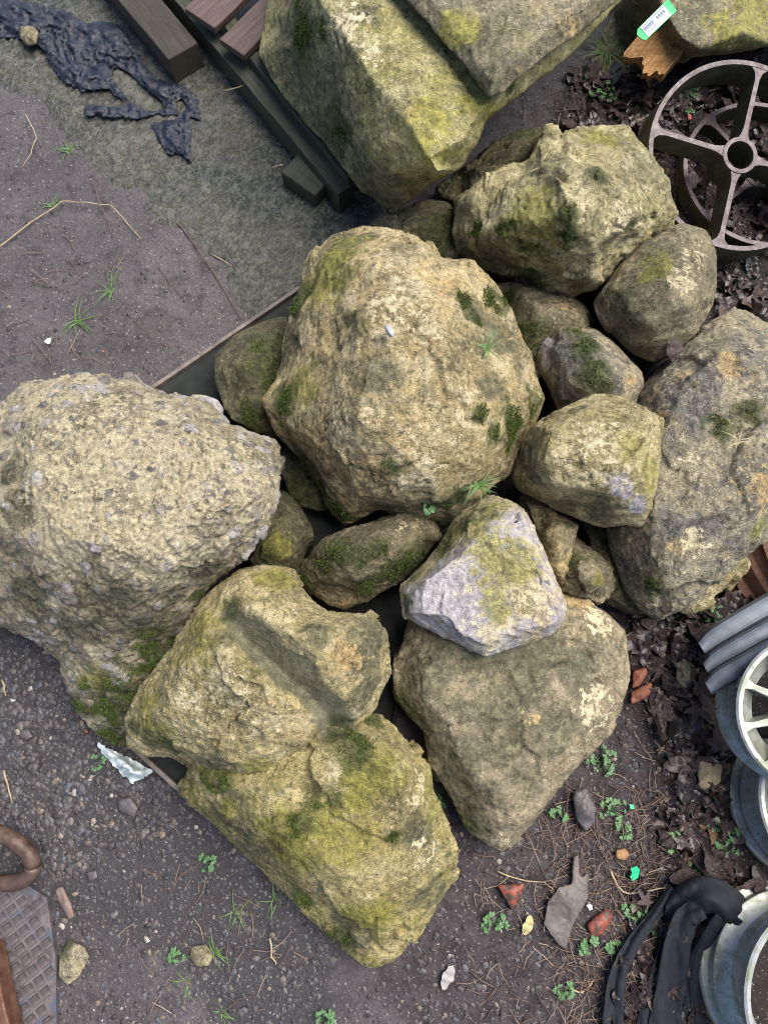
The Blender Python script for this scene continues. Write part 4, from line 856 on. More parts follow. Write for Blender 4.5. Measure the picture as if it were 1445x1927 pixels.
# ------------------------------------------------------------------ left edge scrap: ring, tread plate, bar
mb = MB(); c0 = P(-20, 1612, .06); ring = []
for k in range(49):
    a = 2 * math.pi * k / 48; ring.append((.098 * math.cos(a), .062 * math.sin(a), .012 * math.sin(a) * 0))
mb.tube(ring, .0165, 14); o = mb.build('iron_ring', simple('shiny_brown_iron', (.050, .028, .020), (.13, .080, .064), 30, .5, .2, .6, 90, .002), smooth=True, loc=c0, rot=(R(28), R(-6), R(-8)))
tag(o, 'thick rusty iron ring at the left edge above the tread plate', 'ring')
tp = empty('tread_plate', P(60, 1800, .0)); tag(tp, 'rusty tread plate with raised square studs in the bottom left corner', 'plate')
PL = [P(x, y, .022) - P(60, 1800, 0) for x, y in ((-160, 1640), (30, 1652), (88, 1690), (104, 1800), (108, 2000), (-160, 2000))]
k = NT('tread_rust', .45, .5); n = k.noise(28, 7, .65); c = k.mix(k.ss(n, .38, .62), (.080, .066, .068), (.165, .138, .142)); c = k.mix(k.ss(k.noise(26, 5, .6, 5), .5, .6), c, (.10, .105, .14)); k.col(c); k.metal(.25); k.rough(k.lin(n, .3, .7, .3, .6)); k.bump(k.noise(120, 5, .7), .6, .002)
M_TREAD = k.m
mb = MB(); mb.prism([(q.x, q.y) for q in PL], .008, .020); mb.build('plate_base', M_TREAD, tp)
stud = MB(); hs = .0098
stud.add([(-hs, -hs, 0), (hs, -hs, 0), (hs, hs, 0), (-hs, hs, 0), (-hs * .8, -hs * .8, .0045), (hs * .8, -hs * .8, .0045), (hs * .8, hs * .8, .0045), (-hs * .8, hs * .8, .0045)], [(4, 5, 6, 7), (0, 1, 5, 4), (1, 2, 6, 5), (2, 3, 7, 6), (3, 0, 4, 7)])
sm_ = mesh_from('stud', stud.v, stud.f, False); sm_.materials.append(M_TREAD)
ppoly = [(q.x, q.y) for q in PL]; pitch = .0245; ca, sa = math.cos(R(38)), math.sin(R(38))
for i in range(-12, 13):
    for j in range(-14, 15):
        x = (i * ca - j * sa) * pitch; y = (i * sa + j * ca) * pitch
        if poly_sd(np.array([x]), np.array([y]), ppoly)[0] > .010 and proj(np.array([[x + tp.location.x, y + tp.location.y, .02]]))[0][0] > -14 and proj(np.array([[x + tp.location.x, y + tp.location.y, .02]]))[1][0] < 1940:
            link('stud', sm_, None, tp, (x, y, .0198), (0, 0, R(38) + random.uniform(-.03, .03)))
tag(board('rusty_bar', P(-40, 1790, .085), P(10, 2010, .085), .05, .05, M_RUST), 'rusty brown bar across the tread plate in the bottom left corner', 'bar')

# ------------------------------------------------------------------ loose stones and shards that can be told apart
def stone(name, label, cat, outline, z, mat, zin=None, seed=0, vox=.003, style='broken', amp=.5, patches=(), group=None):
    cx = sum(p[0] for p in outline) / len(outline); cy = sum(p[1] for p in outline) / len(outline)
    return rock(name, label, cat, [(x, y, z * .6 + .004) for x, y in outline], [(cx, cy, zin or z), (cx + 2, cy + 3, z)], z * .6, -.01, mat, style, patches, vox, 2, group, shrink=.9, seed=seed + 40, amp=amp)
stone('stone', 'small olive stone holding down the black plastic sheeting', 'stone', [(36, 48), (58, 46), (74, 60), (70, 82), (52, 88), (38, 72)], .06, M_BROWN, seed=1)
stone('stone', 'buff stone in the dead leaves left of the grey metal bands', 'stone', [(1270, 1246), (1288, 1236), (1306, 1252), (1304, 1280), (1288, 1302), (1272, 1280)], .045, M_BUFF, seed=2, style='rough')
stone('stone', 'buff stone half covered by a leaf left of the spoked wheel', 'stone', [(1316, 1430), (1340, 1422), (1362, 1440), (1356, 1476), (1332, 1494), (1314, 1480), (1312, 1450)], .05, M_BUFF, seed=3, style='rough')
stone('slate_piece', 'dark pointed slate lump below the tan boulder', 'slate', [(1082, 1490), (1104, 1486), (1120, 1520), (1118, 1546), (1102, 1566), (1084, 1544), (1078, 1512)], .04, M_SLATE, seed=4)
stone('slate_piece', 'large flaking brown slate slab on the soil left of the black cloth', 'slate', [(1026, 1700), (1050, 1668), (1074, 1662), (1078, 1612), (1090, 1606), (1092, 1650), (1106, 1640), (1108, 1690), (1080, 1740), (1066, 1790), (1050, 1782), (1020, 1740)], .028, M_SLATEBR, seed=5)
stone('slate_piece', 'narrow red-brown slate sliver beside the flaking slate slab', 'slate', [(1106, 1742), (1140, 1712), (1150, 1722), (1130, 1760), (1112, 1762)], .016, M_DARKBR, seed=6)
stone('terracotta_shard', 'triangular terracotta shard on the bare soil at the bottom', 'shard', [(934, 1666), (988, 1662), (964, 1715)], .03, M_DARKBR, seed=7, amp=.3)
stone('brick_fragment', 'upper orange brick fragment beside the tan boulder', 'brick fragment', [(1190, 1262), (1216, 1256), (1218, 1268), (1204, 1290), (1188, 1296)], .04, M_BRICK, seed=8)
stone('brick_fragment', 'lower orange brick fragment beside the tan boulder', 'brick fragment', [(1188, 1304), (1224, 1284), (1230, 1298), (1206, 1318), (1186, 1326)], .035, M_BRICK, seed=9)
stone('brick_fragment', 'small red brick sliver in the soil left of the leaf covered buff stone', 'brick fragment', [(1276, 1420), (1290, 1418), (1292, 1440), (1282, 1446)], .02, M_BRICK, seed=10)
stone('stone', 'mossy grey stone sunk in the mud beside the tread plate', 'stone', [(112, 1800), (130, 1770), (160, 1780), (170, 1800), (150, 1840), (128, 1856), (110, 1840)], .03, M_GREY, seed=11, patches=[('moss', 122, 1780, 24)])
stone('stone', 'brown pebble pressed in the mud below the tray', 'stone', [(362, 1782), (386, 1778), (400, 1796), (394, 1818), (368, 1816), (358, 1800)], .02, M_BROWN, seed=12, style='smooth')
stone('stone', 'flat grey flake in the gravel below the white bag', 'stone', [(220, 1508), (244, 1500), (262, 1520), (252, 1538), (228, 1528)], .012, M_SLATE, seed=13)
stone('stone', 'grey pebble in the gravel right of the iron ring', 'stone', [(162, 1642), (182, 1636), (186, 1652), (168, 1662)], .014, M_SLATE, seed=14)
stone('stone', 'blue-grey pebble in the dark gravel below the conglomerate boulder', 'stone', [(38, 1376), (56, 1370), (64, 1386), (52, 1396), (40, 1390)], .016, M_SLATE, seed=15)
stone('stone', 'rusty orange pebble in the litter near the green plastic scrap', 'stone', [(1158, 1600), (1176, 1596), (1184, 1610), (1172, 1620), (1158, 1614)], .02, simple('orange_stone', (.26, .13, .05), (.36, .21, .10), 60, .6, 0, .6, 90, .003), seed=16)
stone('brick_fragment', 'tiny red brick chip in the gravel beside the conglomerate boulder', 'brick fragment', [(156, 1372), (166, 1370), (168, 1380), (158, 1382)], .012, M_BRICK, seed=17)
stone('clay_pipe', 'short brown clay stub in the gravel below the iron ring', 'clay stub', [(104, 1672), (118, 1668), (134, 1700), (142, 1726), (130, 1732), (112, 1700)], .024, simple('brown_clay', (.15, .10, .085), (.22, .16, .14), 60, .6, 0, .6, 90, .003), seed=18, style='smooth')

rock('pebble', 'small silver grey pebble lying on top of the central boulder', 'pebble', [(722, 614, .512), (732, 610, .512), (742, 626, .512), (740, 636, .512), (730, 632, .512)], [(732, 624, .522), (734, 627, .522)], .512, .485, M_SLATE2, 'broken', (), .0025, 2, amp=.2, seed=90)
# ------------------------------------------------------------------ black cloth strips by the bottom right wheel
def ribbon(pts, wpx, z, folds=1.0, seed=0):
    """a limp strip of cloth laid along pixel points, folded across its width"""
    n = 70; m = 14; vs = []; fs = []
    Q = [Vector((p[0], p[1], p[2] if len(p) > 2 else 0)) for p in pts]; acc = [0]
    for i in range(1, len(Q)): acc.append(acc[-1] + (Q[i] - Q[i - 1]).length)
    def at(t):
        d = t * acc[-1]
        for i in range(1, len(Q)):
            if d <= acc[i] + 1e-6: f = (d - acc[i - 1]) / (acc[i] - acc[i - 1]); return Q[i - 1].lerp(Q[i], f)
        return Q[-1]
    ws = wpx if hasattr(wpx, '__len__') else [wpx, wpx]
    for i in range(n + 1):
        t = i / n; p = (at(max(0, t - .04)) + at(t) + at(min(1, t + .04))) / 3; d = at(min(1, t + .03)) - at(max(0, t - .03)); d = Vector((d.x, d.y)).normalized(); nn = Vector((-d.y, d.x))
        wl = ws[0] + (ws[-1] - ws[0]) * t
        for j in range(m + 1):
            s_ = j / m - .5
            zz = z + p.z + .0045 * folds * math.cos(s_ * 4 + seed + t * 4) + .003 * folds * math.sin(s_ * 9 + t * 6 + seed)
            q = P(p.x + nn.x * s_ * wl, p.y + nn.y * s_ * wl, 0)
            vs.append(P(p.x + nn.x * s_ * wl, p.y + nn.y * s_ * wl, max(.012, zz)))
    for i in range(n):
        for j in range(m): q = i * (m + 1) + j; fs.append((q, q + m + 1, q + m + 2, q + 1))
    return vs, fs
cl = empty('black_cloth', P(1250, 1800, .0)); tag(cl, 'black cloth heaped in folds beside the white wheel rim', 'cloth')
for pts, ww, z, fo, sd_ in (([(1268, 1668, .01), (1240, 1712, .012), (1196, 1764, .004), (1166, 1816), (1154, 1870), (1150, 1980)], (20, 44), .024, .9, 0), ([(1322, 1706, .055), (1288, 1724, .04), (1272, 1780, .015), (1262, 1850, .004), (1240, 1980)], (44, 64), .030, 1.2, 2),
                            ([(1250, 1760, .0), (1234, 1830), (1222, 1880), (1206, 1980)], (10, 44), .024, .7, 3), ([(1380, 1716, .05), (1350, 1756, .03), (1322, 1800, .01), (1306, 1850, .004), (1304, 1900), (1318, 1980)], (56, 34), .024, 1.1, 4), ([(1300, 1800, .0), (1292, 1860), (1280, 1920), (1276, 1980)], (16, 40), .02, .7, 5)):
    v, f = ribbon(pts, ww, z, fo, sd_); va = np.array(v); va[:, 2] += .0065 * np.abs(fbm(va * np.array([42, 16, 1]) + sd_, 3, 5)) + .002 * fbm(va * 90, 2, 8); v = [Vector(q) for q in va]; mb = MB(); mb.add([Vector(q) - cl.location for q in v], f); o = mb.build('cloth_strip', M_CLOTH, cl, smooth=True)
    q = o.modifiers.new('thick', 'SOLIDIFY'); q.thickness = .002
v, f = [], []
n = 44; m = 26
for i in range(n + 1):
    for j in range(m + 1):
        s_, t = i / n, j / m
        x = 1256 + s_ * 156 - 10 * t; y = 1712 - 62 * math.sin(math.pi * min(1, s_ * .80 + .14)) + t * (54 + 40 * s_)
        hh = .018 + .085 * math.sin(math.pi * min(1, max(0, s_ * .92 + .04))) * math.sin(math.pi * (t * .80 + .14)) ** .8
        hh += .013 * math.sin(s_ * 8 + t * 5) * math.sin(math.pi * t) + .010 * abs(math.sin(s_ * 5.5 - t * 4 + .6)) - .035 * max(0, 1 - ((s_ - .62) / .12) ** 2) * max(0, t - .55) * 2
        q = P(x, y, max(.014, hh)); q.z += .010 * abs(float(fbm(np.array([[q.x * 30 + q.y * 14, q.y * 20, .3]]), 3, 9)[0])) - .004; v.append(q - cl.location)
for i in range(n):
    for j in range(m): q = i * (m + 1) + j; f.append((q, q + m + 1, q + m + 2, q + 1))
mb = MB(); mb.add(v, f); o = mb.build('cloth_heap', M_CLOTH, cl, smooth=True); q = o.modifiers.new('thick', 'SOLIDIFY'); q.thickness = .0025

# ------------------------------------------------------------------ gravel, leaves, twigs, weeds
def mat_attr(name, stops, rough=.6, at='rnd', bump=.4, spec=.4, scale=150):
    k = NT(name, rough, spec); n = k.noise(scale, 4, .65)
    k.col(k.mix(1.0, k.ramp(k.attr(at), stops), k.lin(n, .3, .7, .72, 1.25), 'MULTIPLY')); k.bump(n, bump, .002); return k.m
ICO = bmesh.new(); bmesh.ops.create_icosphere(ICO, subdivisions=1, radius=1); IV = np.array([v.co[:] for v in ICO.verts]); IF = np.array([[v.index for v in f.verts] for f in ICO.faces]); ICO.free()
def scatter_stones(name, label, regions, mat):
    V = []; F = []; C = []; nv = 0
    for poly, count, rmin, rmax in regions:
        xs = [p[0] for p in poly]; ys = [p[1] for p in poly]
        x = RNG.uniform(min(xs), max(xs), count * 3); y = RNG.uniform(min(ys), max(ys), count * 3)
        ok = poly_sd(x, y, poly) > -1; x, y = x[ok][:count], y[ok][:count]
        q = np.array([P(a, b, 0) for a, b in zip(x, y)]); z = ground_h(q[:, 0], q[:, 1])
        r = rmin + (rmax - rmin) * RNG.random(len(x)) ** 3.2
        for i in range(len(x)):
            sc = np.array([r[i] * RNG.uniform(.7, 1.35), r[i] * RNG.uniform(.6, 1.1), r[i] * RNG.uniform(.4, .75)])
            a = RNG.uniform(0, 6.28); v = IV * RNG.uniform(.78, 1.15, (len(IV), 1)) * sc
            ca, sa = math.cos(a), math.sin(a); v = np.stack([v[:, 0] * ca - v[:, 1] * sa, v[:, 0] * sa + v[:, 1] * ca, v[:, 2]], 1) + np.array([q[i, 0], q[i, 1], z[i] + sc[2] * -.05])
            V.append(v); F.append(IF + nv); C += [RNG.random()] * len(IV); nv += len(IV)
    V = np.concatenate(V); F = np.concatenate(F)
    m = mesh_from(name, V, F.tolist(), False); fattr(m, 'rnd', C)
    return stuff(link(name, m, mat), label, 'gravel')
M_GRAV = mat_attr('gravel_mix', [(0, (.034, .030, .033)), (.35, (.060, .052, .053)), (.65, (.084, .072, .070)), (.85, (.072, .075, .092)), (.95, (.12, .10, .088)), (.985, (.21, .16, .12)), (1, (.42, .40, .38))], .5)
scatter_stones('gravel', 'loose wet gravel and grit strewn over the mud', [
    ([(-60, 1180), (110, 1200), (320, 1450), (640, 1790), (560, 1960), (-60, 1960)], 4600, .0018, .0085),
    ([(-60, 1190), (100, 1210), (320, 1450), (330, 1560), (100, 1660), (-60, 1560)], 2600, .0025, .0115),
    ([(-60, 180), (240, 370), (470, 600), (300, 730), (-60, 740)], 900, .0015, .007),
    ([(880, 1480), (1200, 1300), (1300, 1400), (1260, 1960), (560, 1960), (760, 1800)], 3000, .0015, .0085),
    ([(900, 260), (1120, 80), (1220, 150), (1200, 300), (1000, 260)], 500, .0015, .006)], M_GRAV)

def leaf_mesh(seed, lobes=5, curl=1.0, n=40):
    """a fallen leaf: lobed like a maple's or a plain pointed oval, creased along its veins and curled"""
    rr = random.Random(seed); vs = [(0, 0, 0)]; fs = []; K = 4
    ph = rr.uniform(0, 6.28); cx_, cy_, tw = [rr.uniform(-1, 1) * curl for _ in range(3)]
    tips = [(0, 1.0), (.95, .86), (-.95, .86), (1.95, .56), (-1.95, .56)]
    tips = [(a + rr.uniform(-.1, .1), l * rr.uniform(.85, 1.1)) for a, l in tips]
    ell = rr.uniform(.42, .6)
    for k in range(1, K + 1):
        for i in range(n):
            a = -math.pi + 2 * math.pi * i / n
            if lobes:
                r = max([.30] + [l * max(0, 1 - abs(a - b) / .62) ** .75 for b, l in tips]); r *= 1 + .07 * math.sin(a * 23 + ph) * (k == K)
                if abs(a) > 2.75: r *= .5
            else: r = ell / math.sqrt((ell * math.cos(a)) ** 2 + math.sin(a) ** 2) * (1 - .12 * abs(math.sin(2 * a))) * (1 + .04 * math.sin(a * 17 + ph))
            r *= k / K
            x, y = r * math.sin(a), r * math.cos(a)
            z = .22 * cx_ * x * x + .25 * cy_ * y * y + .30 * tw * x * y + .07 * math.sin(x * 7 + ph) * (k / K) * curl + .05 * math.sin(y * 9 + ph * 2) * curl + .12 * abs(x)
            vs.append((x, y, z))
    for i in range(n): fs.append((0, 1 + (i + 1) % n, 1 + i))
    for k in range(K - 1):
        for i in range(n): fs.append((1 + k * n + i, 1 + k * n + (i + 1) % n, 1 + (k + 1) * n + (i + 1) % n, 1 + (k + 1) * n + i))
    return vs, fs
def mat_leaf(name, stops, rough=.42):
    k = NT(name, rough, .5); n = k.noise(3.2, 5, .6); r = k.rnd()
    vein = k.ss(k.vor(5, 'DISTANCE_TO_EDGE'), .035, .0)
    c = k.ramp(k.ma('ADD', k.ma('MULTIPLY', r, .6), k.ma('MULTIPLY', n, .4)), stops); c = k.mix(k.ma('MULTIPLY', vein, .5), c, (.10, .075, .065))
    k.col(c); k.bump(k.ma('ADD', n, vein), .5, .05); return k.m
M_LEAF = mat_leaf('wet_dead_leaf', [(.1, (.026, .015, .014)), (.45, (.046, .027, .025)), (.65, (.075, .050, .050)), (.85, (.13, .095, .095)), (.98, (.15, .09, .05))], .34)
k = NT('leaf_litter_mass', .34, .5); k.col(k.ramp(k.attr('rnd'), [(0, (.014, .009, .009)), (.5, (.034, .021, .020)), (.8, (.058, .038, .036)), (.95, (.085, .052, .032)), (1, (.14, .085, .045))])); k.bump(k.noise(120, 5, .65), .5, .003); M_LITM = k.m
LV = [leaf_mesh(s, 5 if s % 3 else 0, 1.0 + .4 * (s % 2)) for s in range(6)]
LM = []
for i, (v, f) in enumerate(LV): q = mesh_from('dead_leaf', v, f); q.materials.append(M_LEAF); LM.append(q)
LP_ = [[(1075, 130), (1180, 140), (1300, 110), (1450, 90), (1450, 600), (1340, 610), (1345, 440), (1270, 390), (1195, 240), (1060, 250)],
       [(1180, 1170), (1280, 1140), (1380, 1040), (1450, 1030), (1440, 1180), (1350, 1340), (1372, 1640), (1450, 1660), (1450, 1700), (1300, 1700), (1230, 1560), (1250, 1440), (1200, 1260)],
       [(1200, 1640), (1300, 1680), (1330, 1960), (1130, 1960)]]
def inpoly(p):
    xs = [a[0] for a in p]; ys = [a[1] for a in p]
    while 1:
        x, y = random.uniform(min(xs), max(xs)), random.uniform(min(ys), max(ys))
        if pip(x, y, p): return x, y
# the mass of small, broken and overlapping leaves
mb = MB()
small = [leaf_mesh(50 + s, 0 if s % 4 == 0 else 5, 1.0, 22) for s in range(9)]
for poly, cnt in zip(LP_, (420, 460, 130)):
    for _ in range(cnt):
        x, y = inpoly(poly); v, f = random.choice(small); p = G(x, y, random.uniform(.0, .018)); sc = .012 + .036 * random.random() ** 1.8
        e = Euler((random.gauss(0, .38), random.gauss(0, .38), random.uniform(0, 6.28))).to_matrix()
        mb.add([p + e @ (Vector(q) * sc) for q in v], f, random.random())
stuff(mb.build('leaf_litter', M_LITM, smooth=True, attr='rnd'), 'mass of broken wet brown leaves on the ground at the right', 'leaf litter')
# leaves that can be told apart
def leaf(label, px, py, spx, yaw, kind=None, tilt=(0, 0), dz=.02, group=None, mat=None):
    m = LM[kind if kind is not None else random.randrange(len(LM))]
    if mat: m = m.copy(); m.materials.clear(); m.materials.append(mat)
    p = G(px, py, dz); o = link('dead_leaf', m, None, loc=p, rot=(tilt[0], tilt[1], yaw), scale=spx * scale_at(px, py, 0))
    return tag(o, label, 'leaf', group)
leaf('big lobed dead leaf lying against the spoked wheel stack', 1334, 1400, 44, R(10), 1, (.15, .1), .045)
leaf('dead leaf covering the tip of the buff stone near the grey metal bands', 1298, 1330, 40, R(165), 2, (.1, -.2), .035)
leaf('dark leaf curled in the gap under the rounded brown stone', 1112, 556, 22, R(60), 0, (.5, .4), .235)
leaf('purple leaf poking from behind the blocky yellow stone', 1200, 742, 26, R(20), 3, (.6, -.2), .24)
leaf('leaf hanging on the left rim of the four spoked wheel', 1240, 305, 28, R(100), 0, (.3, .5), .10)
leaf('large pale leaf hanging from the wood chunk edge at the top right', 1265, 140, 34, R(200), 1, (.5, .0), .04)
M_PALE = simple('pale_leaf', (.30, .27, .27), (.40, .37, .36), 5, .6, 0, .3, 20, .02)
M_YELF = simple('yellow_leaf', (.42, .36, .14), (.55, .50, .26), 5, .6, 0, .3, 20, .02)
leaf('pale grey folded leaf on the bare soil at the bottom', 842, 1836, 24, R(-20), 3, (.2, .3), .012, mat=M_PALE)
leaf('crumpled pale yellow leaf left of the flaking slate slab', 990, 1738, 20, R(-15), 0, (.3, .2), .012, mat=M_YELF)
leaf('small yellow leaf on the lower edge of the wood chunk', 1266, 108, 11, R(30), 0, (.2, .2), .06, mat=M_YELF)
MARKS = {'the iron wheel hub': (1390, 290), 'the wood chunk': (1240, 90), 'the crest of the craggy boulder': (1180, 235), 'the rounded brown stone': (1345, 500), 'the tip of the flat grey boulder': (1240, 1168), 'the orange brick fragments': (1208, 1290), 'the buff stone by the grey bands': (1288, 1268), 'the leaf covered buff stone': (1336, 1458),
         'the lush weed': (1348, 1572), 'the grey metal bands': (1330, 1230), 'the spoked alloy wheel': (1370, 1370), 'the black cloth heap': (1340, 1680), 'the green plastic scrap': (1188, 1640), 'the grass clump': (1142, 100), 'the left spoke of the iron wheel': (1260, 262), 'the lower spoke of the iron wheel': (1372, 420), 'the white wheel rim': (1330, 1850),
         'the upper spoke of the iron wheel': (1410, 180), 'the long dark twig': (400, 510), 'the straggly grass': (145, 605), 'the long straw stalk': (140, 390), 'the white bag': (240, 1450), 'the dark slate lump': (1100, 1525), 'the flaking slate slab': (1065, 1700), 'the black cloth strips': (1240, 1850), 'the grass tuft in the left mud': (208, 545)}
USED = {}
def where(px, py, what):
    """a phrase that says which one: the nearest things one can find and on which side of them it lies"""
    near = sorted(MARKS.items(), key=lambda kv: (kv[1][0] - px) ** 2 + (kv[1][1] - py) ** 2)
    for nm, (mx, my) in near[:3]:
        dx, dy = px - mx, py - my
        side = ('right of ' if dx > 0 else 'left of ') if abs(dx) > 1.6 * abs(dy) else ('below ' if dy > 0 else 'above ') if abs(dy) > 1.6 * abs(dx) else ('upper ' if dy < 0 else 'lower ') + ('right of ' if dx > 0 else 'left of ')
        lab = what + ' ' + ('close ' if math.hypot(dx, dy) < 34 else '') + side + nm
        if lab not in USED and len(lab.split()) <= 16: USED[lab] = 1; return lab
    return what + ' ' + side + nm
def free(px, py, lst, d):
    return all((px - a) ** 2 + (py - b) ** 2 > d * d for a, b in lst)
done = []
for poly, cnt, lab, grp in ((LP_[0], 44, 'fallen leaf', 'fallen leaves around the iron wheels'), (LP_[1], 46, 'fallen leaf', 'fallen leaves beside the alloy wheels'), (LP_[2], 18, 'leaf scrap', 'leaf scraps by the black cloth')):
    t = 0; k = 0
    while k < cnt and t < 900:
        t += 1; x, y = inpoly(poly)
        if not free(x, y, done, 21): continue
        done.append((x, y)); k += 1
        kd = random.randrange(len(LM)); sz = random.uniform(20, 44) * (.7 if poly is LP_[2] else 1)
        nm = ('large ' if sz > 35 else 'small ' if sz < 26 else '') + ('brown lobed ' if kd % 3 else 'brown oval ') + lab
        leaf(where(x, y, nm), x, y, sz, random.uniform(0, 6.28), kd, (random.gauss(0, .3), random.gauss(0, .3)), random.uniform(.012, .026), grp)

# twigs, straw
M_STRAW = simple('straw', (.30, .22, .13), (.42, .33, .21), 60, .6, 0, .2)
M_TWIG = simple('twig_bark', (.10, .065, .05), (.17, .115, .09), 60, .6, 0, .3)
def twig(label, pts, r, mat, name='twig', group=None, z=.006):
    mb = MB(); Q = []
    for p in pts:
        q = G(p[0], p[1]); q = P(p[0], p[1], q.z + z + (p[2] if len(p) > 2 else 0)); Q.append(q)
    R_ = []
    for i in range(len(Q) - 1):
        for t in (0, .33, .66): R_.append(Q[i].lerp(Q[i + 1], t) + Vector((random.gauss(0, .0012), random.gauss(0, .0012), 0)))
    R_.append(Q[-1]); o0 = Q[0].copy()
    mb.tube([q - o0 for q in R_], [r * (1 - .5 * i / len(R_)) for i in range(len(R_))], 6)
    return tag(mb.build(name, mat, smooth=True, loc=o0), label, 'straw' if mat is M_STRAW else 'twig', group)
twig('long bent straw stalk arching across the mud at the left', [(-20, 478), (60, 418), (120, 380, .012), (160, 380, .015), (208, 386, .01), (240, 420), (266, 450)], .0022, M_STRAW, 'straw_stalk', z=.008)
twig('thin brown stem standing up from the mud below the slab edge', [(176, 340), (190, 385, .01), (205, 420), (212, 445)], .0014, M_TWIG)
twig('long dark twig lying across the slab corner', [(336, 418), (380, 478, .006), (410, 525), (455, 600)], .0018, M_TWIG)
twig('short straw crossing the dark twig at the slab corner', [(400, 480), (436, 500)], .0018, M_STRAW, 'straw_stalk')
twig('bent straw at the left edge of the concrete', [(50, 215), (70, 260, .006), (58, 290), (42, 315)], .0016, M_STRAW, 'straw_stalk', z=.012)
twig('straw sticking out of the pallet bearer', [(418, 172, .02), (460, 160, .05)], .0024, M_STRAW, 'straw_stalk', z=.02)
twig('straw stub in the crack of the foot block', [(512, 316, .02), (532, 310, .05)], .003, M_STRAW, 'straw_stalk', z=.02)
twig('straw at the left edge near the white bag', [(8, 1450), (18, 1490), (24, 1512)], .0022, M_STRAW, 'straw_stalk')
twig('straw at the left edge above the gravel', [(4, 1280), (12, 1310)], .0025, M_STRAW, 'straw_stalk')
twig('forked pale twig ending at the black cloth', [(1148, 1640), (1162, 1668), (1180, 1682), (1270, 1670)], .0024, M_STRAW, z=.014)
twig('dry twig on the soil above the terracotta shard', [(936, 1640), (990, 1658), (1024, 1660), (1042, 1676)], .0018, M_STRAW)
twig('pale twig by the bottom edge left of the black cloth', [(1072, 1866), (1096, 1868), (1112, 1848), (1120, 1836)], .0022, M_STRAW)
twig('straw lying in the mud below the tray', [(508, 1766), (512, 1800), (520, 1816)], .0022, M_STRAW, 'straw_stalk')
twig('brown stem across the mud below the tray', [(468, 1788), (500, 1792), (530, 1796)], .0016, M_TWIG)
twig('pale twig left of the iron wheel in the litter', [(1196, 142), (1214, 146, .02), (1222, 160, .02)], .002, M_STRAW, z=.02)
twig('stick lying on the grey side of the olive block', [(1188, 2, .09), (1222, 20, .11)], .003, M_TWIG, z=.03)
twig('straw lying on the middle of the craggy boulder', [(1146, 342, .4), (1156, 358, .4), (1182, 364, .4)], .0009, M_STRAW, 'straw_stalk', z=.03)
for (a, b) in (((120, 440), (140, 470)), ((20, 612), (60, 600)), ((60, 640), (100, 690)), ((90, 650), (104, 720)), ((240, 590), (300, 650)), ((300, 500), (345, 560)), ((60, 530), (120, 545)), ((330, 1480), (350, 1500)), ((1030, 1640), (1080, 1600)), ((1150, 1300), (1170, 1340)), ((1210, 1300), (1224, 1340)), ((1170, 1560), (1180, 1600))):
    twig(where((a[0] + b[0]) / 2, (a[1] + b[1]) / 2, 'short thin brown stem'), [a, ((a[0] + b[0]) / 2 + random.uniform(-5, 5), (a[1] + b[1]) / 2), b], random.uniform(.0009, .0015), M_TWIG, group='loose stems on the ground')
mb = MB()
for poly, cnt in (([(1010, 1560), (1260, 1440), (1250, 1680), (1150, 1940), (1060, 1940), (1000, 1680)], 420), ([(900, 1620), (1150, 1400), (1250, 1300), (1200, 1940), (860, 1940)], 240), ([(-20, 400), (300, 480), (360, 620), (200, 720), (-20, 720)], 40), ([(960, 200), (1180, 140), (1180, 240), (1000, 250)], 60), (LP_[0], 60), (LP_[1], 90), ([(300, 1500), (620, 1800), (500, 1930), (200, 1900)], 50)):
    for _ in range(cnt):
        x, y = inpoly(poly); p = G(x, y, random.uniform(.002, .012)); a = random.uniform(0, 6.28); L = random.uniform(.006, .032)
        d = Vector((math.cos(a), math.sin(a), random.gauss(0, .12))) * L; bnd = Vector((-d.y, d.x, 0)) * random.uniform(-.25, .25)
        mb.tube([p - d, p + bnd, p + d], [.0008, .0009, .0006], 4, random.random())
stuff(mb.build('needle_litter', mat_attr('needle_mix', [(0, (.09, .055, .045)), (.5, (.17, .11, .085)), (.85, (.26, .18, .13)), (1, (.36, .28, .2))]), attr='rnd'), 'fine dead needles and stems scattered over the soil', 'needle litter')

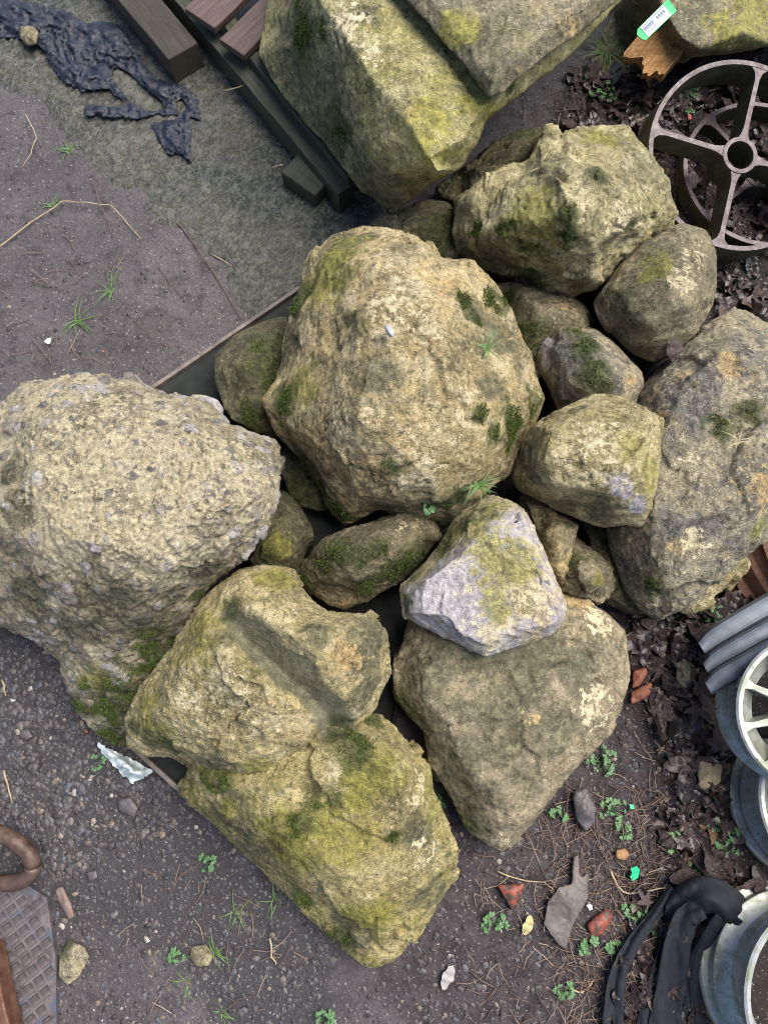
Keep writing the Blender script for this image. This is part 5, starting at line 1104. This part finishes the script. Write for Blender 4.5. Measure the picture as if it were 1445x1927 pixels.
# weeds and grass
def mat_green(name, a, b):
    k = NT(name, .5, .4); n = k.noise(160, 4, .6); k.col(k.mix(n, a, b)); k.b.inputs['Subsurface Weight'].default_value = 0; k.bump(n, .3, .001); return k.m
M_WEED = mat_green('weed_leaf', (.050, .125, .040), (.115, .22, .085)); M_GRASS = mat_green('grass_blade', (.05, .12, .025), (.13, .22, .06)); M_DRY = mat_green('dry_grass', (.26, .22, .11), (.36, .30, .17))
def weed(label, px, py, spx, n, z=None, seed=0):
    rr = random.Random(seed + px); s = spx * scale_at(px, py, 0); o = G(px, py) if z is None else P(px, py, z)
    t = empty('weed_plant', o); tag(t, label, 'weed')
    st = MB(); fo = MB()
    for i in range(int(n * 1.8)):
        a = rr.uniform(0, 6.28); d = s * rr.uniform(.2, 1.1); hgt = s * rr.uniform(.15, .55) + .006
        tip = Vector((d * math.cos(a), d * math.sin(a), hgt)); st.tube([(0, 0, -.002), tip * .5 + Vector((0, 0, hgt * .2)), tip], [.0011, .0009, .0007], 5)
        ls = rr.uniform(.0048, .0085)
        for k in range(3):     # trifoliate, each leaflet lobed
            b = a + (k - 1) * 1.15 + rr.uniform(-.2, .2); c, sn = math.cos(b), math.sin(b); tz = rr.uniform(-.25, .35)
            pl = [(0, 0), (.35, .30), (.55, .52), (.75, .38), (1.0, .44), (1.05, .18), (1.35, 0), (1.05, -.18), (1.0, -.44), (.75, -.38), (.55, -.52), (.35, -.30)]
            vs = [tip + Vector(((x * c - y * sn) * ls, (x * sn + y * c) * ls, (x * tz + abs(y) * .28 - .18 * x * x) * ls)) for x, y in pl]
            mid_ = tip + Vector((.7 * c * ls, .7 * sn * ls, (.7 * tz - .09) * ls)); vs.append(mid_)
            fo.add(vs, [(j, (j + 1) % 12, 12) for j in range(12)])
    st.build('stem', M_WEED, t, smooth=True); fo.build('foliage', M_WEED, t, smooth=True); return t
for a in (('leafy weed below the right edge of the tan boulder', 1128, 1432, 24, 9), ('weed sprouting beside the dark pointed slate lump', 1150, 1520, 22, 8), ('biggest lush weed at the foot of the bare wheel rim', 1348, 1572, 34, 16), ('weed in the leaves between the slate lump and the lush weed', 1258, 1578, 16, 6), ('weed on the litter above the black cloth', 1300, 1630, 16, 6),
          ('weed beside the left end of the black cloth', 1190, 1718, 20, 7), ('weed sprig lying over the black cloth strip', 1220, 1752, 10, 3), ('weed at the foot of the flaking slate slab', 1106, 1776, 20, 7), ('weed left of the terracotta shard', 928, 1735, 20, 7), ('pale weed below the flaking slate slab', 1156, 1780, 14, 4), ('weed by the bottom edge below the flaking slate slab', 1056, 1862, 16, 5),
          ('weed squeezed between the tan and the algae covered boulders', 838, 1500, 16, 5), ('weed clump under the grass beside the wood chunk', 1135, 180, 26, 9), ('small weed on the dark mud left of the wood chunk', 1092, 152, 10, 4), ('weed by the crest of the craggy boulder', 1208, 240, 16, 5), ('weed inside the upper part of the iron wheel', 1296, 180, 16, 5), ('weed inside the iron wheel above its left spoke', 1290, 205, 14, 5),
          ('weed inside the iron wheel near the lower spoke', 1332, 345, 16, 5), ('weed under the rusty ribbed wheel', 1350, 1155, 22, 8), ('weed sprouting left of the rusty ribbed wheel', 1320, 1162, 12, 4), ('lone green weed in the gravel beside the white bag', 184, 1432, 16, 3), ('weed under the tray edge in the mud', 395, 1620, 16, 4), ('small weed in the mud left of the brown pebble', 336, 1798, 14, 4), ('weed below the long algae covered boulder', 610, 1918, 18, 5), ('tiny weed beside the orange brick fragments', 1224, 1320, 10, 3),
          ('weed right of the tan boulder lower tip', 1045, 1530, 16, 5), ('weed on the soil right of the slate lump', 1170, 1560, 14, 4), ('weed tucked into the crack below the central boulder', 806, 955, 10, 4, .29)):
    weed(*a[:5], **({'z': a[5]} if len(a) > 5 else {}))
def tuft(label, px, py, spx, n, z=None, mat=None, spread=1.0, seed=0):
    rr = random.Random(seed + px); s = spx * scale_at(px, py, z or 0); o = G(px, py) if z is None else P(px, py, z); mb = MB()
    for i in range(n):
        a = rr.uniform(0, 6.28); L = s * rr.uniform(.45, 1.1); w_ = rr.uniform(.0009, .0018); up = rr.uniform(.25, .75)
        d = Vector((math.cos(a), math.sin(a), 0)); side = Vector((-d.y, d.x, 0)); b0 = Vector((rr.gauss(0, .004), rr.gauss(0, .004), -.002)); vs = []; fs = []
        for k in range(6):
            t = k / 5; p = b0 + d * (L * t * (.6 + .4 * t)) * spread + Vector((0, 0, L * up * (t - .75 * t * t)))
            ww = w_ * (1 - t ** 1.5) + .00015; vs += [p - side * ww, p + Vector((0, 0, ww * .6)), p + side * ww]
        for k in range(5): q = k * 3; fs += [(q, q + 1, q + 4, q + 3), (q + 1, q + 2, q + 5, q + 4)]
        mb.add(vs, fs)
    return tag(mb.build('grass_tuft', mat or M_GRASS, smooth=True, loc=o), label, 'grass')
for a in (('grass tuft at the slab edge below the black plastic', 130, 285, 34, 12), ('small grass tuft under the long straw stalk', 100, 385, 24, 12), ('grass tuft in the middle of the left mud', 208, 545, 50, 12), ('straggly grass tuft above the conglomerate boulder', 145, 605, 50, 14), ('grass tuft growing on the right side of the central boulder', 915, 655, 44, 10, .42), ('bright grass tuft between the central boulder and the lilac topped stone', 900, 912, 46, 22, .33), ('tall grass clump beside the wood chunk', 1142, 100, 62, 60), ('sparse grass in the mud left of the long algae covered boulder', 440, 1720, 40, 12), ('grass blades near the brown pebble', 400, 1790, 40, 9), ('grass tuft below the tray by the bottom edge', 350, 1850, 36, 8), ('grass blades left of the mud pebble', 520, 1690, 36, 10), ('short grass on the mud by the bottom edge', 420, 1905, 30, 10)):
    tuft(*a[:5], z=a[5] if len(a) > 5 else None)
tuft('dry grass wisp on the flat grey boulder', 1388, 830, 34, 9, .34, M_DRY)

# small litter
def scrap(name, label, cat, px, py, poly, mat, dz=.008, rot=(0, 0, 0), th=.0015):
    s = scale_at(px, py, 0); mb = MB(); mb.prism([(x * s, -y * s) for x, y in poly], 0, th)
    o = mb.build(name, mat, loc=G(px, py, dz), rot=rot); return tag(o, label, cat)
M_GPL = simple('green_plastic', (.02, .42, .18), (.04, .50, .24), 60, .4, 0, .2)
scrap('plastic_scrap', 'bright green plastic scrap in the litter by the black cloth', 'plastic', 1188, 1640, [(-9, -10), (4, -14), (10, -6), (8, 8), (-2, 14), (-9, 6), (-5, 0)], M_GPL, .016, (.3, .2, 0))
scrap('plastic_scrap', 'tiny green plastic scrap on the soil above the orange pebble', 'plastic', 1184, 1516, [(-4, -4), (4, -3), (5, 4), (-2, 5)], M_GPL, .012)
scrap('plastic_scrap', 'green and white plastic fragment on the pallet board', 'plastic', 466, 76, [(-10, 0), (0, -4), (10, -5), (8, 2), (-4, 4)], M_GPL, .136)
scrap('paper_scrap', 'small white paper scrap among the straggly grass', 'paper', 96, 646, [(-7, 2), (-2, -4), (6, -6), (4, 5), (0, 7)], M_BAG, .014, (.2, .1, 0))
scrap('shell_bit', 'white shell bit beside the flaking slate slab', 'shell', 1104, 1702, [(-6, -2), (-1, -6), (5, -3), (6, 4), (0, 6), (-2, 1)], M_BAG, .014, (.2, .1, 0), .004)
scrap('petal', 'small red petal inside the iron wheel', 'petal', 1288, 236, [(-4, -5), (3, -4), (4, 4), (-2, 5)], simple('red_petal', (.55, .03, .03), (.65, .05, .05), 50, .5), .03, (.3, .2, 0))
